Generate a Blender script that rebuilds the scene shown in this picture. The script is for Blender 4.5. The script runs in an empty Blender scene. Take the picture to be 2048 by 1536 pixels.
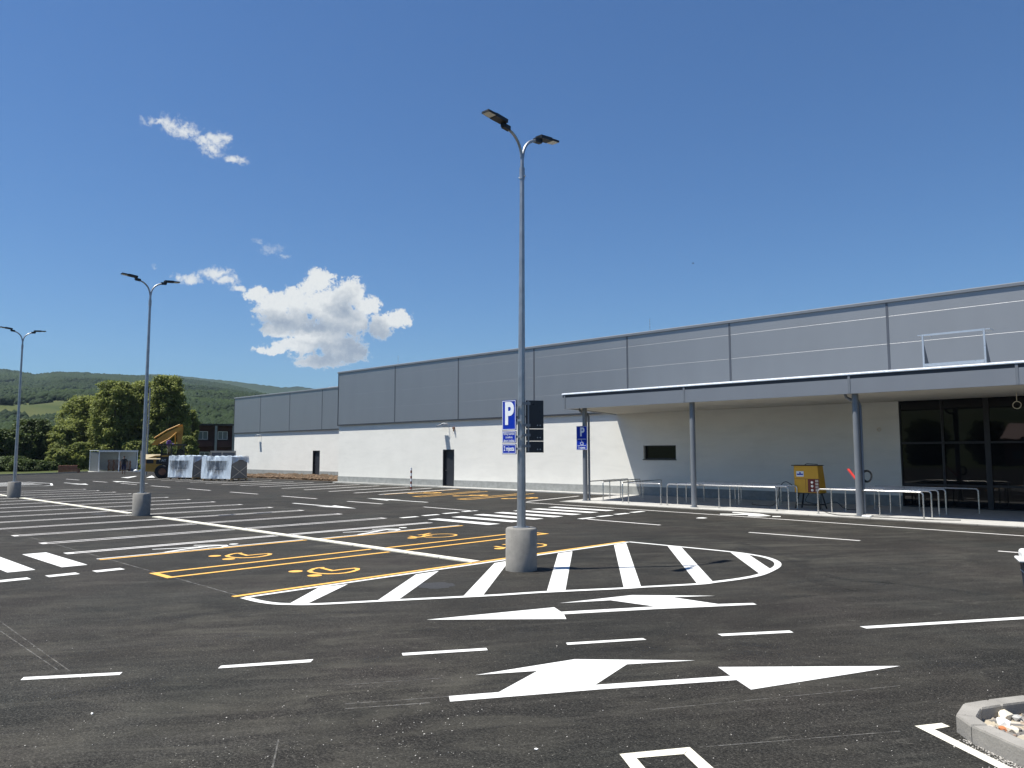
import bpy, bmesh, math, random
import numpy as np
from mathutils import Vector, Matrix

rng = np.random.default_rng(7)
random.seed(7)
scene = bpy.context.scene
COL = scene.collection
PI = math.pi

# ------------------------------------------------------------------ survey helpers
# World: X runs along the shop front (to the right), Y towards the shop, Z up; metres.
# The photographer stands at the origin, eye at 2.1 m; ray() is the survey line of a photo point.
EYE = np.array([0.0, 0.0, 2.1])
FPX = 1530.75
PIT, ROL, YAW = 0.0908013731, -0.00109189, 0.766412165
_fw = np.array([-math.sin(YAW), math.cos(YAW), 0.0])
_rt = np.array([math.cos(YAW), math.sin(YAW), 0.0])
_up = np.array([0.0, 0.0, 1.0])
FV = _fw * math.cos(PIT) + _up * math.sin(PIT)
_U = -_fw * math.sin(PIT) + _up * math.cos(PIT)
RV = _rt * math.cos(ROL) + _U * math.sin(ROL)
UV = -_rt * math.sin(ROL) + _U * math.cos(ROL)

def ray(px, py):
    return FV * FPX + RV * (px - 1024) - UV * (py - 768)
def g(px, py, z=0.0):
    d = ray(px, py); return EYE + d * ((z - EYE[2]) / d[2])
def g2(px, py):
    p = g(px, py); return (float(p[0]), float(p[1]))
def vy(px, py, Y):
    d = ray(px, py); return EYE + d * (Y / d[1])
def at(px, py, dist):
    d = ray(px, py); return EYE + d * (dist / (d @ _fw))
def P(o, s, *pts):
    return [g2(o[0] + x / s, o[1] + y / s) for x, y in pts]

# ------------------------------------------------------------------ object helpers
def link(o, parent=None):
    COL.objects.link(o)
    if parent is not None:
        o.parent = parent
    return o

def tag(o, label=None, cat=None, group=None, kind=None):
    if label: o['label'] = label
    if cat: o['category'] = cat
    if group: o['group'] = group
    if kind: o['kind'] = kind
    return o

def empty(name, loc=(0, 0, 0), rz=0.0):
    o = bpy.data.objects.new(name, None)
    o.empty_display_size = 0.2
    o.location = loc
    o.rotation_euler = (0, 0, rz)
    return link(o)

def copy_tree(o, parent=None):
    c = o.copy(); COL.objects.link(c); c.parent = parent
    for ch in list(o.children):
        copy_tree(ch, c)
    return c

class MB:
    """collects shapes into one mesh"""
    def __init__(s):
        s.v = []; s.f = []; s.m = []; s.mi = 0; s.sm = []
    def add(s, verts, faces, smooth=False):
        b = len(s.v)
        s.v.extend([tuple(float(c) for c in q) for q in verts])
        for f in faces:
            s.f.append([b + i for i in f]); s.m.append(s.mi); s.sm.append(smooth)
        return s
    def box(s, x0, y0, z0, x1, y1, z1, M=None):
        vs = [(x0,y0,z0),(x1,y0,z0),(x1,y1,z0),(x0,y1,z0),(x0,y0,z1),(x1,y0,z1),(x1,y1,z1),(x0,y1,z1)]
        if M is not None: vs = [tuple(M @ Vector(q)) for q in vs]
        return s.add(vs, [(0,3,2,1),(4,5,6,7),(0,1,5,4),(1,2,6,5),(2,3,7,6),(3,0,4,7)])
    def bbox(s, x0, y0, z0, x1, y1, z1, b=0.01, M=None):
        """bevelled box"""
        bm = bmesh.new()
        bmesh.ops.create_cube(bm, size=1)
        for v in bm.verts:
            v.co = Vector(((x0+x1)/2 + v.co.x*(x1-x0), (y0+y1)/2 + v.co.y*(y1-y0), (z0+z1)/2 + v.co.z*(z1-z0)))
        bmesh.ops.bevel(bm, geom=list(bm.edges), offset=b, segments=2, affect='EDGES', profile=0.5)
        bm.verts.index_update()
        vs = [v.co.copy() for v in bm.verts]
        if M is not None: vs = [M @ q for q in vs]
        s.add(vs, [[v.index for v in f.verts] for f in bm.faces])
        bm.free(); return s
    def beam(s, a, b, w, h=None, upv=(0, 0, 1)):
        """rectangular bar from a to b"""
        h = w if h is None else h
        a = Vector(a); b = Vector(b); d = (b - a).normalized()
        u = Vector(upv)
        if abs(d.dot(u)) > 0.98: u = Vector((1, 0, 0))
        sx = d.cross(u).normalized(); sy = sx.cross(d).normalized()
        vs = []
        for q in (a, b):
            for cx, cy in ((-1,-1),(1,-1),(1,1),(-1,1)):
                vs.append(q + sx*cx*w/2 + sy*cy*h/2)
        return s.add(vs, [(0,1,2,3)[::-1],(4,5,6,7),(0,1,5,4),(1,2,6,5),(2,3,7,6),(3,0,4,7)])
    def tube(s, pts, rad, n=10, caps=True, smooth=True):
        pts = [Vector(q) for q in pts]
        rad = rad if isinstance(rad, (list, tuple)) else [rad]*len(pts)
        prev = None; rings = []
        for i, q in enumerate(pts):
            t = (pts[min(i+1, len(pts)-1)] - pts[max(i-1, 0)]).normalized()
            if prev is None:
                u = Vector((0,0,1)) if abs(t.z) < 0.95 else Vector((1,0,0))
                a = t.cross(u).normalized()
            else:
                a = (prev - t*prev.dot(t)).normalized()
            prev = a; b = t.cross(a)
            rings.append([q + (a*math.cos(2*PI*k/n) + b*math.sin(2*PI*k/n))*rad[i] for k in range(n)])
        vs = [v for r in rings for v in r]; fs = []
        for i in range(len(rings)-1):
            for k in range(n):
                fs.append((i*n+k, i*n+(k+1)%n, (i+1)*n+(k+1)%n, (i+1)*n+k))
        s.add(vs, fs, smooth)
        if caps:
            s.add(rings[0], [tuple(range(n))[::-1]]); s.add(rings[-1], [tuple(range(n))])
        return s
    def lathe(s, prof, n=32, c=(0,0), smooth=True):
        """prof: list of (r,z) bottom to top"""
        vs = []; fs = []
        for r, z in prof:
            for k in range(n):
                a = 2*PI*k/n
                vs.append((c[0]+r*math.cos(a), c[1]+r*math.sin(a), z))
        for i in range(len(prof)-1):
            for k in range(n):
                fs.append((i*n+k, i*n+(k+1)%n, (i+1)*n+(k+1)%n, (i+1)*n+k))
        s.add(vs, fs, smooth)
        s.add([vs[k] for k in range(n)], [tuple(range(n))[::-1]])
        s.add([vs[(len(prof)-1)*n+k] for k in range(n)], [tuple(range(n))])
        return s
    def prism(s, poly, a, b, axis='y', M=None):
        """poly: 2D outline, extruded from a to b along axis"""
        def mk(p, t):
            if axis == 'y': q = (p[0], t, p[1])
            elif axis == 'x': q = (t, p[0], p[1])
            else: q = (p[0], p[1], t)
            return tuple(M @ Vector(q)) if M is not None else q
        n = len(poly)
        vs = [mk(p, a) for p in poly] + [mk(p, b) for p in poly]
        fs = [tuple(range(n)), tuple(range(n, 2*n))[::-1]] + [(i, i+n, (i+1)%n+n, (i+1)%n) for i in range(n)]
        return s.add(vs, fs)
    def flat(s, poly, z):
        a = sum(poly[i][0]*poly[(i+1)%len(poly)][1]-poly[(i+1)%len(poly)][0]*poly[i][1] for i in range(len(poly)))
        if a < 0: poly = poly[::-1]
        return s.add([(p[0], p[1], z) for p in poly], [tuple(range(len(poly)))])
    def strip(s, pts, w, z, closed=False):
        """flat painted line along a polyline"""
        pts = [Vector((p[0], p[1])) for p in pts]; n = len(pts); L = []; R = []
        for i in range(n):
            if closed: p, q = pts[i-1], pts[(i+1)%n]
            else: p, q = pts[max(i-1,0)], pts[min(i+1,n-1)]
            d1 = (pts[i]-p); d2 = (q-pts[i])
            d1 = d1.normalized() if d1.length > 1e-6 else d2.normalized()
            d2 = d2.normalized() if d2.length > 1e-6 else d1
            t = (d1+d2).normalized() if (d1+d2).length > 1e-6 else d1
            nn = Vector((-t.y, t.x)); k = 1.0/max(0.5, nn.dot(Vector((-d1.y, d1.x))))
            ww = w[i] if isinstance(w, (list, tuple)) else w
            L.append(pts[i]+nn*ww/2*k); R.append(pts[i]-nn*ww/2*k)
        vs = [(p.x,p.y,z) for p in L]+[(p.x,p.y,z) for p in R]
        m = n if closed else n-1
        return s.add(vs, [(i, i+n, (i+1)%n+n, (i+1)%n) for i in range(m)])
    def build(s, name, mat, parent=None, smooth=False):
        me = bpy.data.meshes.new(name)
        me.from_pydata(s.v, [], s.f)
        for m in (mat if isinstance(mat, (list, tuple)) else [mat]): me.materials.append(m)
        me.polygons.foreach_set('material_index', s.m)
        me.polygons.foreach_set('use_smooth', [bool(q or smooth) for q in s.sm])
        me.update()
        bm = bmesh.new(); bm.from_mesh(me); bm.normal_update()
        bm.to_mesh(me); bm.free()
        return link(bpy.data.objects.new(name, me), parent)

def build_pieces(mb, name, mat, parent=None):
    """one object per connected piece"""
    n = len(mb.v); root = list(range(n))
    def find(a):
        while root[a] != a: root[a] = root[root[a]]; a = root[a]
        return a
    for f in mb.f:
        for i in f[1:]: root[find(i)] = find(f[0])
    groups = {}
    for k, f in enumerate(mb.f): groups.setdefault(find(f[0]), []).append(k)
    res = []
    for ks in groups.values():
        ids = sorted({i for k in ks for i in mb.f[k]}); mp = {i: j for j, i in enumerate(ids)}
        q = MB(); q.v = [mb.v[i] for i in ids]; q.f = [[mp[i] for i in mb.f[k]] for k in ks]; q.m = [mb.m[k] for k in ks]; q.sm = [mb.sm[k] for k in ks]
        res.append(q.build(name, mat, parent))
    return res

def np_mesh(name, V, F, mat, parent=None, smooth=False, midx=None):
    """fast mesh from numpy arrays; F is (n,k) with constant k"""
    me = bpy.data.meshes.new(name)
    n, k = F.shape
    me.vertices.add(len(V)); me.vertices.foreach_set('co', V.astype(np.float32).ravel())
    me.loops.add(n*k); me.loops.foreach_set('vertex_index', F.astype(np.int32).ravel())
    me.polygons.add(n); me.polygons.foreach_set('loop_start', np.arange(0, n*k, k, dtype=np.int32))
    me.polygons.foreach_set('loop_total', np.full(n, k, dtype=np.int32))
    for m in (mat if isinstance(mat, (list, tuple)) else [mat]): me.materials.append(m)
    if midx is not None: me.polygons.foreach_set('material_index', midx.astype(np.int32))
    me.polygons.foreach_set('use_smooth', np.full(n, smooth, dtype=bool))
    me.update(calc_edges=True)
    return link(bpy.data.objects.new(name, me), parent)

def text_mesh(name, body, size, M, mat, parent, align='CENTER', sx=1.0, ext=0.001, bold=0.0):
    cu = bpy.data.curves.new(name, 'FONT')
    cu.body = body; cu.size = size; cu.align_x = align; cu.align_y = 'CENTER'; cu.extrude = ext; cu.offset = bold
    tmp = bpy.data.objects.new(name, cu); COL.objects.link(tmp)
    dg = bpy.context.evaluated_depsgraph_get(); dg.update()
    me = bpy.data.meshes.new_from_object(tmp.evaluated_get(dg))
    bpy.data.objects.remove(tmp); bpy.data.curves.remove(cu)
    me.transform(Matrix.Diagonal((sx, 1, 1, 1))); me.transform(M)
    me.materials.clear(); me.materials.append(mat)
    me.name = name
    return link(bpy.data.objects.new(name, me), parent)

# ------------------------------------------------------------------ materials
class NT:
    def __init__(s, tree): s.t = tree
    def n(s, typ, **kw):
        nd = s.t.nodes.new(typ)
        for k, v in kw.items(): setattr(nd, k, v)
        return nd
    def l(s, a, b): s.t.links.new(a, b)
    def val(s, sock, v):
        if hasattr(v, 'is_output') or isinstance(v, bpy.types.NodeSocket): s.l(v, sock)
        else: sock.default_value = v
    def math(s, op, a, b=None, c=None, clamp=False):
        nd = s.n('ShaderNodeMath', operation=op, use_clamp=clamp)
        for i, v in enumerate((a, b, c)):
            if v is not None: s.val(nd.inputs[i], v)
        return nd.outputs[0]
    def vmath(s, op, a, b=None):
        nd = s.n('ShaderNodeVectorMath', operation=op)
        for i, v in enumerate((a, b)):
            if v is not None: s.val(nd.inputs[i], v)
        return nd
    def noise(s, vec, scale, detail=4, rough=0.55, dist=0.0):
        nd = s.n('ShaderNodeTexNoise')
        nd.inputs['Scale'].default_value = scale; nd.inputs['Detail'].default_value = detail
        nd.inputs['Roughness'].default_value = rough; nd.inputs['Distortion'].default_value = dist
        if vec is not None: s.l(vec, nd.inputs['Vector'])
        return nd.outputs['Fac']
    def ramp(s, fac, stops):
        nd = s.n('ShaderNodeValToRGB')
        el = nd.color_ramp.elements
        while len(el) < len(stops): el.new(0.5)
        for e, (p, c) in zip(el, stops):
            e.position = p; e.color = (c, c, c, 1) if isinstance(c, (int, float)) else (*c, 1)
        s.l(fac, nd.inputs[0]); return nd.outputs[0]
    def mix(s, fac, a, b, typ='MIX'):
        nd = s.n('ShaderNodeMix', data_type='RGBA', blend_type=typ)
        s.val(nd.inputs[0], fac)
        for i, v in ((6, a), (7, b)):
            if isinstance(v, tuple): nd.inputs[i].default_value = (*v, 1) if len(v) == 3 else v
            else: s.l(v, nd.inputs[i])
        return nd.outputs[2]
    def mapr(s, v, a, b, c, d, smooth=False):
        nd = s.n('ShaderNodeMapRange', clamp=True)
        if smooth: nd.interpolation_type = 'SMOOTHSTEP'
        s.val(nd.inputs[0], v)
        for i, q in zip((1,2,3,4), (a,b,c,d)): nd.inputs[i].default_value = q
        return nd.outputs[0]

def base_mat(name):
    m = bpy.data.materials.new(name); m.use_nodes = True
    t = NT(m.node_tree); b = m.node_tree.nodes['Principled BSDF']
    return m, t, b
def pos(t):
    return t.n('ShaderNodeNewGeometry').outputs['Position']
def objc(t):
    return t.n('ShaderNodeTexCoord').outputs['Object']
def bump(t, b, h, strength, dist):
    nd = t.n('ShaderNodeBump'); nd.inputs['Strength'].default_value = strength; nd.inputs['Distance'].default_value = dist
    t.l(h, nd.inputs['Height']); t.l(nd.outputs[0], b.inputs['Normal'])

def simple(name, col, rough=0.5, metal=0.0, var=0.12, scale=3.0, spec=0.5, bstr=0.0, bscale=60):
    m, t, b = base_mat(name)
    v = objc(t)
    f = t.noise(v, scale, 5, 0.6)
    lo = tuple(c*(1-var) for c in col); hi = tuple(min(1, c*(1+var)) for c in col)
    t.l(t.mix(t.mapr(f, 0.3, 0.7, 0, 1), lo, hi), b.inputs['Base Color'])
    b.inputs['Roughness'].default_value = rough; b.inputs['Metallic'].default_value = metal
    b.inputs['Specular IOR Level'].default_value = spec
    f2 = t.noise(v, scale*6, 3)
    t.l(t.mapr(f2, 0.3, 0.7, max(0.02, rough-0.08), min(1, rough+0.08)), b.inputs['Roughness'])
    if bstr: bump(t, b, t.noise(v, bscale, 4), bstr, 0.01)
    return m

def mat_asphalt():
    m, t, b = base_mat('asphalt')
    p = pos(t)
    sep = t.n('ShaderNodeSeparateXYZ'); t.l(p, sep.inputs[0])
    grain = t.math('ADD', t.math('MULTIPLY', t.noise(p, 150, 2, 0.7), 0.45), t.math('MULTIPLY', t.noise(p, 52, 3, 0.7), 0.55))
    mid = t.noise(p, 28, 4, 0.65)
    big = t.noise(p, 0.35, 5, 0.6)
    # streaks left by the roller, along the lane in front of the camera
    mp = t.n('ShaderNodeMapping', vector_type='TEXTURE'); mp.inputs['Rotation'].default_value = (0, 0, 1.0)
    mp.inputs['Scale'].default_value = (4.0, 0.3, 1.0); t.l(p, mp.inputs[0])
    ms = t.n('ShaderNodeMapping', vector_type='TEXTURE'); ms.inputs['Rotation'].default_value = (0, 0, 0.95)
    ms.inputs['Scale'].default_value = (0.55, 0.22, 1.0); t.l(p, ms.inputs[0])
    streak = t.noise(mp.outputs[0], 1.0, 8, 0.75, 0.4)
    col = t.ramp(grain, [(0.38, (0.0050, 0.0048, 0.0044)), (0.5, (0.0185, 0.0177, 0.0162)), (0.62, (0.060, 0.0575, 0.052))])
    col = t.mix(1.0, col, t.ramp(mid, [(0.3, 0.62), (0.5, 1.0), (0.7, 1.45)]), 'MULTIPLY')
    chunk = t.noise(p, 13, 3, 0.6)
    col = t.mix(1.0, col, t.ramp(chunk, [(0.32, 0.8), (0.5, 1.0), (0.68, 1.22)]), 'MULTIPLY')
    slow = t.noise(p, 0.11, 3, 0.55, 0.8)
    col = t.mix(1.0, col, t.ramp(slow, [(0.35, 0.78), (0.5, 0.95), (0.65, 1.12)]), 'MULTIPLY')
    # warm / greenish dusty tints
    tint = t.ramp(big, [(0.3, (0.84, 0.90, 0.88)), (0.45, (1.0, 1.0, 0.97)), (0.55, (1.05, 1.01, 0.96)), (0.68, (1.07, 0.99, 0.97))])
    col = t.mix(1.0, col, tint, 'MULTIPLY')
    col = t.mix(t.mapr(streak, 0.5, 0.76, 0, 0.42), col, (0.074, 0.070, 0.061))
    # dusty scuffs in patches
    sc = t.noise(ms.outputs[0], 1.6, 8, 0.75, 0.5)
    sc2 = t.noise(p, 0.6, 3, 0.5)
    scm = t.math('MULTIPLY', t.mapr(sc, 0.58, 0.74, 0, 1), t.mapr(sc2, 0.42, 0.62, 0.1, 0.75))
    col = t.mix(scm, col, (0.115, 0.11, 0.096))
    # khaki dust lying in drifts
    dn = t.noise(ms.outputs[0], 0.42, 7, 0.68, 0.8); dm = t.noise(p, 0.16, 3, 0.6)
    dust = t.math('MULTIPLY', t.mapr(dn, 0.46, 0.70, 0, 1), t.mapr(dm, 0.40, 0.60, 0.10, 0.52))
    col = t.mix(dust, col, (0.078, 0.074, 0.060))
    dn2 = t.noise(p, 0.75, 6, 0.65, 0.4)
    col = t.mix(1.0, col, t.ramp(dn2, [(0.34, 0.78), (0.5, 1.0), (0.66, 1.18)]), 'MULTIPLY')
    # bright mineral specks
    vo = t.n('ShaderNodeTexVoronoi'); vo.inputs['Scale'].default_value = 34; t.l(p, vo.inputs['Vector'])
    sp = t.math('MULTIPLY', t.math('LESS_THAN', vo.outputs['Distance'], 0.13), t.math('GREATER_THAN', t.noise(p, 9, 2), 0.6))
    col = t.mix(t.math('MULTIPLY', sp, 0.75), col, (0.3, 0.29, 0.26))
    t.l(col, b.inputs['Base Color'])
    b.inputs['Roughness'].default_value = 0.85; b.inputs['Specular IOR Level'].default_value = 0.16
    bump(t, b, t.math('ADD', grain, t.math('MULTIPLY', mid, 0.8)), 0.55, 0.006)
    return m

def mat_paint(name, col, wear=0.35):
    m, t, b = base_mat(name)
    p = pos(t)
    n1 = t.noise(p, 3.0, 8, 0.75); n2 = t.noise(p, 90, 2, 0.6); n3 = t.noise(p, 0.9, 3)
    c = t.mix(t.mapr(n1, 0.5, 0.75, 0, 0.5), col, tuple(q*0.72 for q in col))
    w = t.math('MULTIPLY', t.mapr(n2, 0.56, 0.70, 0, 1), t.mapr(n3, 0.40, 0.62, 0.05, min(1, wear*1.8)))
    c = t.mix(w, c, (0.09, 0.088, 0.083))
    mp = t.n('ShaderNodeMapping'); mp.inputs['Rotation'].default_value = (0, 0, -0.7)
    mp.inputs['Scale'].default_value = (0.7, 14, 1); t.l(p, mp.inputs[0])
    c = t.mix(t.mapr(t.noise(mp.outputs[0], 1.0, 5, 0.7), 0.56, 0.72, 0, 0.38), c, (0.25, 0.24, 0.22))
    t.l(c, b.inputs['Base Color'])
    b.inputs['Roughness'].default_value = 0.6; b.inputs['Specular IOR Level'].default_value = 0.3
    bump(t, b, n2, 0.25, 0.004)
    return m

def mat_render(name, col, streaks=0.10):
    m, t, b = base_mat(name)
    p = pos(t)
    n1 = t.noise(p, 0.5, 6, 0.65, 0.3); n2 = t.noise(p, 2.2, 4, 0.6)
    mp = t.n('ShaderNodeMapping'); mp.inputs['Scale'].default_value = (0.45, 1, 2.2); t.l(p, mp.inputs[0])
    n3 = t.noise(mp.outputs[0], 1.2, 5, 0.65, 0.6)
    c = t.mix(t.mapr(n1, 0.35, 0.65, 0, 1), tuple(q*0.94 for q in col), col)
    c = t.mix(t.mapr(n3, 0.48, 0.75, 0, streaks*4.5), c, tuple(q*0.82 for q in col))
    c = t.mix(t.mapr(n2, 0.55, 0.8, 0, 0.15), c, tuple(q*0.86 for q in col))
    t.l(c, b.inputs['Base Color'])
    b.inputs['Roughness'].default_value = 0.9; b.inputs['Specular IOR Level'].default_value = 0.2
    bump(t, b, t.math('ADD', t.noise(p, 70, 3), t.math('MULTIPLY', n2, 2.0)), 0.35, 0.012)
    return m

def mat_concrete(name, col, bands=False):
    m, t, b = base_mat(name)
    p = objc(t)
    n1 = t.noise(p, 3.5, 6, 0.65); n2 = t.noise(p, 45, 3, 0.6)
    c = t.mix(t.mapr(n1, 0.3, 0.7, 0, 1), tuple(q*0.78 for q in col), tuple(min(1, q*1.12) for q in col))
    mp = t.n('ShaderNodeMapping'); mp.inputs['Scale'].default_value = (6, 6, 0.5) if bands else (1, 1, 1); t.l(p, mp.inputs[0])
    n4 = t.noise(mp.outputs[0], 1.3, 5, 0.7)
    c = t.mix(t.mapr(n4, 0.5, 0.75, 0, 0.4), c, tuple(q*0.6 for q in col))
    vo = t.n('ShaderNodeTexVoronoi'); vo.inputs['Scale'].default_value = 16; t.l(p, vo.inputs['Vector'])
    pit = t.math('LESS_THAN', vo.outputs['Distance'], 0.1)
    c = t.mix(t.math('MULTIPLY', pit, 0.45), c, tuple(q*0.35 for q in col))
    t.l(c, b.inputs['Base Color']); b.inputs['Roughness'].default_value = 0.88
    b.inputs['Specular IOR Level'].default_value = 0.25
    bump(t, b, t.math('SUBTRACT', t.math('ADD', n2, n1), t.math('MULTIPLY', pit, 0.8)), 0.4, 0.008)
    return m

def mat_metalpaint(name, col, metal, rough):
    m, t, b = base_mat(name)
    p = pos(t)
    mp = t.n('ShaderNodeMapping'); mp.inputs['Scale'].default_value = (1.2, 1.2, 0.25); t.l(p, mp.inputs[0])
    n1 = t.noise(mp.outputs[0], 0.8, 4, 0.6); n2 = t.noise(p, 0.15, 1)
    c = t.mix(t.mapr(n1, 0.35, 0.65, 0, 1), tuple(q*0.975 for q in col), tuple(q*1.02 for q in col))
    t.l(c, b.inputs['Base Color'])
    b.inputs['Metallic'].default_value = metal
    b.inputs['Roughness'].default_value = rough
    return m

def mat_leaf(name, dark, light, scale=0.5, trans=0.25):
    m, t, b = base_mat(name)
    p = pos(t)
    n1 = t.noise(p, scale, 4, 0.6); n2 = t.noise(p, scale*9, 2, 0.6)
    f = t.math('ADD', t.math('MULTIPLY', n1, 0.65), t.math('MULTIPLY', n2, 0.35))
    c = t.mix(t.mapr(f, 0.35, 0.66, 0, 1), dark, light)
    t.l(c, b.inputs['Base Color']); b.inputs['Roughness'].default_value = 0.62
    b.inputs['Specular IOR Level'].default_value = 0.3
    if trans:
        tr = t.n('ShaderNodeBsdfTranslucent'); t.l(c, tr.inputs[0])
        mx = t.n('ShaderNodeMixShader'); mx.inputs[0].default_value = trans
        out = m.node_tree.nodes['Material Output']
        t.l(b.outputs[0], mx.inputs[1]); t.l(tr.outputs[0], mx.inputs[2]); t.l(mx.outputs[0], out.inputs[0])
    return m

M = {}
M['asphalt'] = mat_asphalt()
M['white'] = mat_paint('white_paint', (0.66, 0.66, 0.64))
M['stallwhite'] = mat_paint('stall_white_paint', (0.62, 0.60, 0.58), 0.6)
M['cream'] = mat_paint('cream_paint', (0.70, 0.67, 0.56))
M['yellow'] = mat_paint('yellow_paint', (0.72, 0.40, 0.085))
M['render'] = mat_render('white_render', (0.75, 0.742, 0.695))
M['plinth'] = mat_concrete('grey_plinth', (0.30, 0.31, 0.30))
M['clad'] = mat_metalpaint('grey_cladding', (0.355, 0.362, 0.370), 0.96, 0.52)
M['fascia'] = mat_metalpaint('grey_fascia', (0.32, 0.33, 0.345), 0.85, 0.5)
M['cope'] = mat_metalpaint('coping_metal', (0.20, 0.215, 0.235), 0.4, 0.45)
M['joint'] = mat_metalpaint('joint_cover', (0.13, 0.14, 0.16), 0.6, 0.5)
M['darktrim'] = simple('dark_trim', (0.035, 0.04, 0.05), 0.45)
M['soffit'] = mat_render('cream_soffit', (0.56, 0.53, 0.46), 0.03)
M['galv'] = simple('galvanised_steel', (0.36, 0.38, 0.40), 0.42, 0.75, 0.15, 5)
M['colgrey'] = simple('grey_column_paint', (0.20, 0.215, 0.235), 0.42, 0.25, 0.06, 2)
M['steel'] = simple('stainless_steel', (0.62, 0.61, 0.59), 0.28, 0.95, 0.05, 8)
M['lampblack'] = simple('black_lamp_housing', (0.012, 0.013, 0.015), 0.5)
M['lens'] = simple('lamp_lens', (0.62, 0.60, 0.52), 0.25)
M['concrete'] = mat_concrete('lamp_base_concrete', (0.255, 0.245, 0.225), True)
M['kerb'] = mat_concrete('kerb_concrete', (0.265, 0.252, 0.23))
M['pave'] = mat_concrete('pavement_concrete', (0.40, 0.395, 0.38))
M['signblue'] = simple('sign_blue', (0.004, 0.03, 0.36), 0.4, 0, 0.05, spec=0.2)
M['signwhite'] = simple('sign_white', (0.74, 0.78, 0.82), 0.35, 0, 0.03)
M['signback'] = simple('sign_back', (0.022, 0.024, 0.032), 0.35, 0.2)
M['door'] = simple('dark_door', (0.022, 0.024, 0.03), 0.45)
M['black'] = simple('black_paint', (0.012, 0.012, 0.013), 0.45)
M['palelid'] = simple('sunlit_hood', (0.36, 0.29, 0.17), 0.5, 0, 0.2)  # pale tone paints sunlight onto the yellow engine hood's sloping top
M['rubber'] = simple('black_rubber', (0.016, 0.016, 0.016), 0.8)
M['yellowbox'] = simple('yellow_cabinet_paint', (0.62, 0.33, 0.02), 0.45, 0, 0.06)
M['redpanel'] = simple('dark_red_panel', (0.16, 0.02, 0.012), 0.5)
M['red'] = simple('red_plastic', (0.60, 0.05, 0.045), 0.45)
M['excyellow'] = simple('machine_yellow', (0.42, 0.215, 0.025), 0.45, 0, 0.15)
M['wood'] = simple('pale_wood', (0.42, 0.30, 0.17), 0.8, 0, 0.25, 6)
M['brownwood'] = simple('brown_wood', (0.17, 0.085, 0.05), 0.85, 0, 0.35, 5)
M['beige'] = simple('beige_board', (0.66, 0.60, 0.48), 0.7)
M['unitgrey'] = simple('grey_unit_panel', (0.17, 0.175, 0.185), 0.5, 0.2)
M['aluminium'] = simple('aluminium', (0.66, 0.69, 0.72), 0.35, 0.7, 0.06)
M['earth'] = mat_render('bare_earth', (0.085, 0.058, 0.036), 0.5)
M['whiteplastic'] = simple('white_plastic', (0.78, 0.78, 0.76), 0.4, 0, 0.05)
M['navy'] = simple('navy_plastic', (0.012, 0.02, 0.05), 0.4)
M['shed'] = simple('corrugated_sheet', (0.62, 0.66, 0.68), 0.45, 0.3, 0.06)
M['sheddark'] = simple('dark_sheet', (0.17, 0.18, 0.185), 0.5, 0.2, 0.08)
M['brick'] = simple('red_brick', (0.24, 0.10, 0.065), 0.85, 0, 0.3, 4)
M['housered'] = simple('dark_red_wall', (0.055, 0.018, 0.016), 0.8, 0, 0.15, 1.5)
M['houseconc'] = simple('house_concrete', (0.25, 0.26, 0.26), 0.85, 0, 0.12, 1)
M['curtain'] = simple('window_pane', (0.16, 0.19, 0.20), 0.12)
M['bark'] = simple('bark', (0.09, 0.07, 0.05), 0.9, 0, 0.3, 8)
M['leaf'] = mat_leaf('broad_leaves', (0.080, 0.108, 0.024), (0.32, 0.35, 0.095), trans=0.45)
M['leafdark'] = mat_leaf('dark_leaves', (0.02, 0.034, 0.009), (0.105, 0.145, 0.034), trans=0.3)
M['leafcon'] = mat_leaf('conifer_needles', (0.010, 0.018, 0.010), (0.03, 0.045, 0.02), trans=0.1)
def mat_forest():
    m, t, b = base_mat('forest_canopy')
    p = pos(t)
    n0 = t.noise(p, 0.0045, 4, 0.55); n1 = t.noise(p, 0.03, 4, 0.6); n2 = t.noise(p, 0.16, 2, 0.6)
    f = t.math('ADD', t.math('ADD', t.math('MULTIPLY', n0, 0.45), t.math('MULTIPLY', n1, 0.3)), t.math('MULTIPLY', n2, 0.25))
    c = t.mix(t.mapr(f, 0.38, 0.62, 0, 1), (0.006, 0.014, 0.006), (0.026, 0.044, 0.012))
    t.l(c, b.inputs['Base Color']); b.inputs['Roughness'].default_value = 0.8; b.inputs['Specular IOR Level'].default_value = 0.1
    return m
M['forest'] = mat_forest()
M['skin'] = simple('skin', (0.36, 0.2, 0.13), 0.6)
M['hair'] = simple('dark_hair', (0.015, 0.012, 0.01), 0.7)
M['shirtdark'] = simple('dark_shirt', (0.02, 0.022, 0.026), 0.85)
M['shortsnavy'] = simple('navy_shorts', (0.012, 0.018, 0.07), 0.85)
M['shoe'] = simple('dark_shoe', (0.012, 0.012, 0.014), 0.7)
M['purple'] = simple('purple_shirt', (0.12, 0.06, 0.32), 0.8)
M['paletrousers'] = simple('pale_trousers', (0.45, 0.45, 0.44), 0.8)

def mat_glass(name, col=(0.006, 0.007, 0.009)):
    m, t, b = base_mat(name)
    b.inputs['Base Color'].default_value = (*col, 1); b.inputs['Roughness'].default_value = 0.02
    b.inputs['IOR'].default_value = 1.4
    p = pos(t)
    bump(t, b, t.noise(p, 0.8, 2), 0.06, 0.02)
    return m
M['glass'] = mat_glass('tinted_glass')

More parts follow.
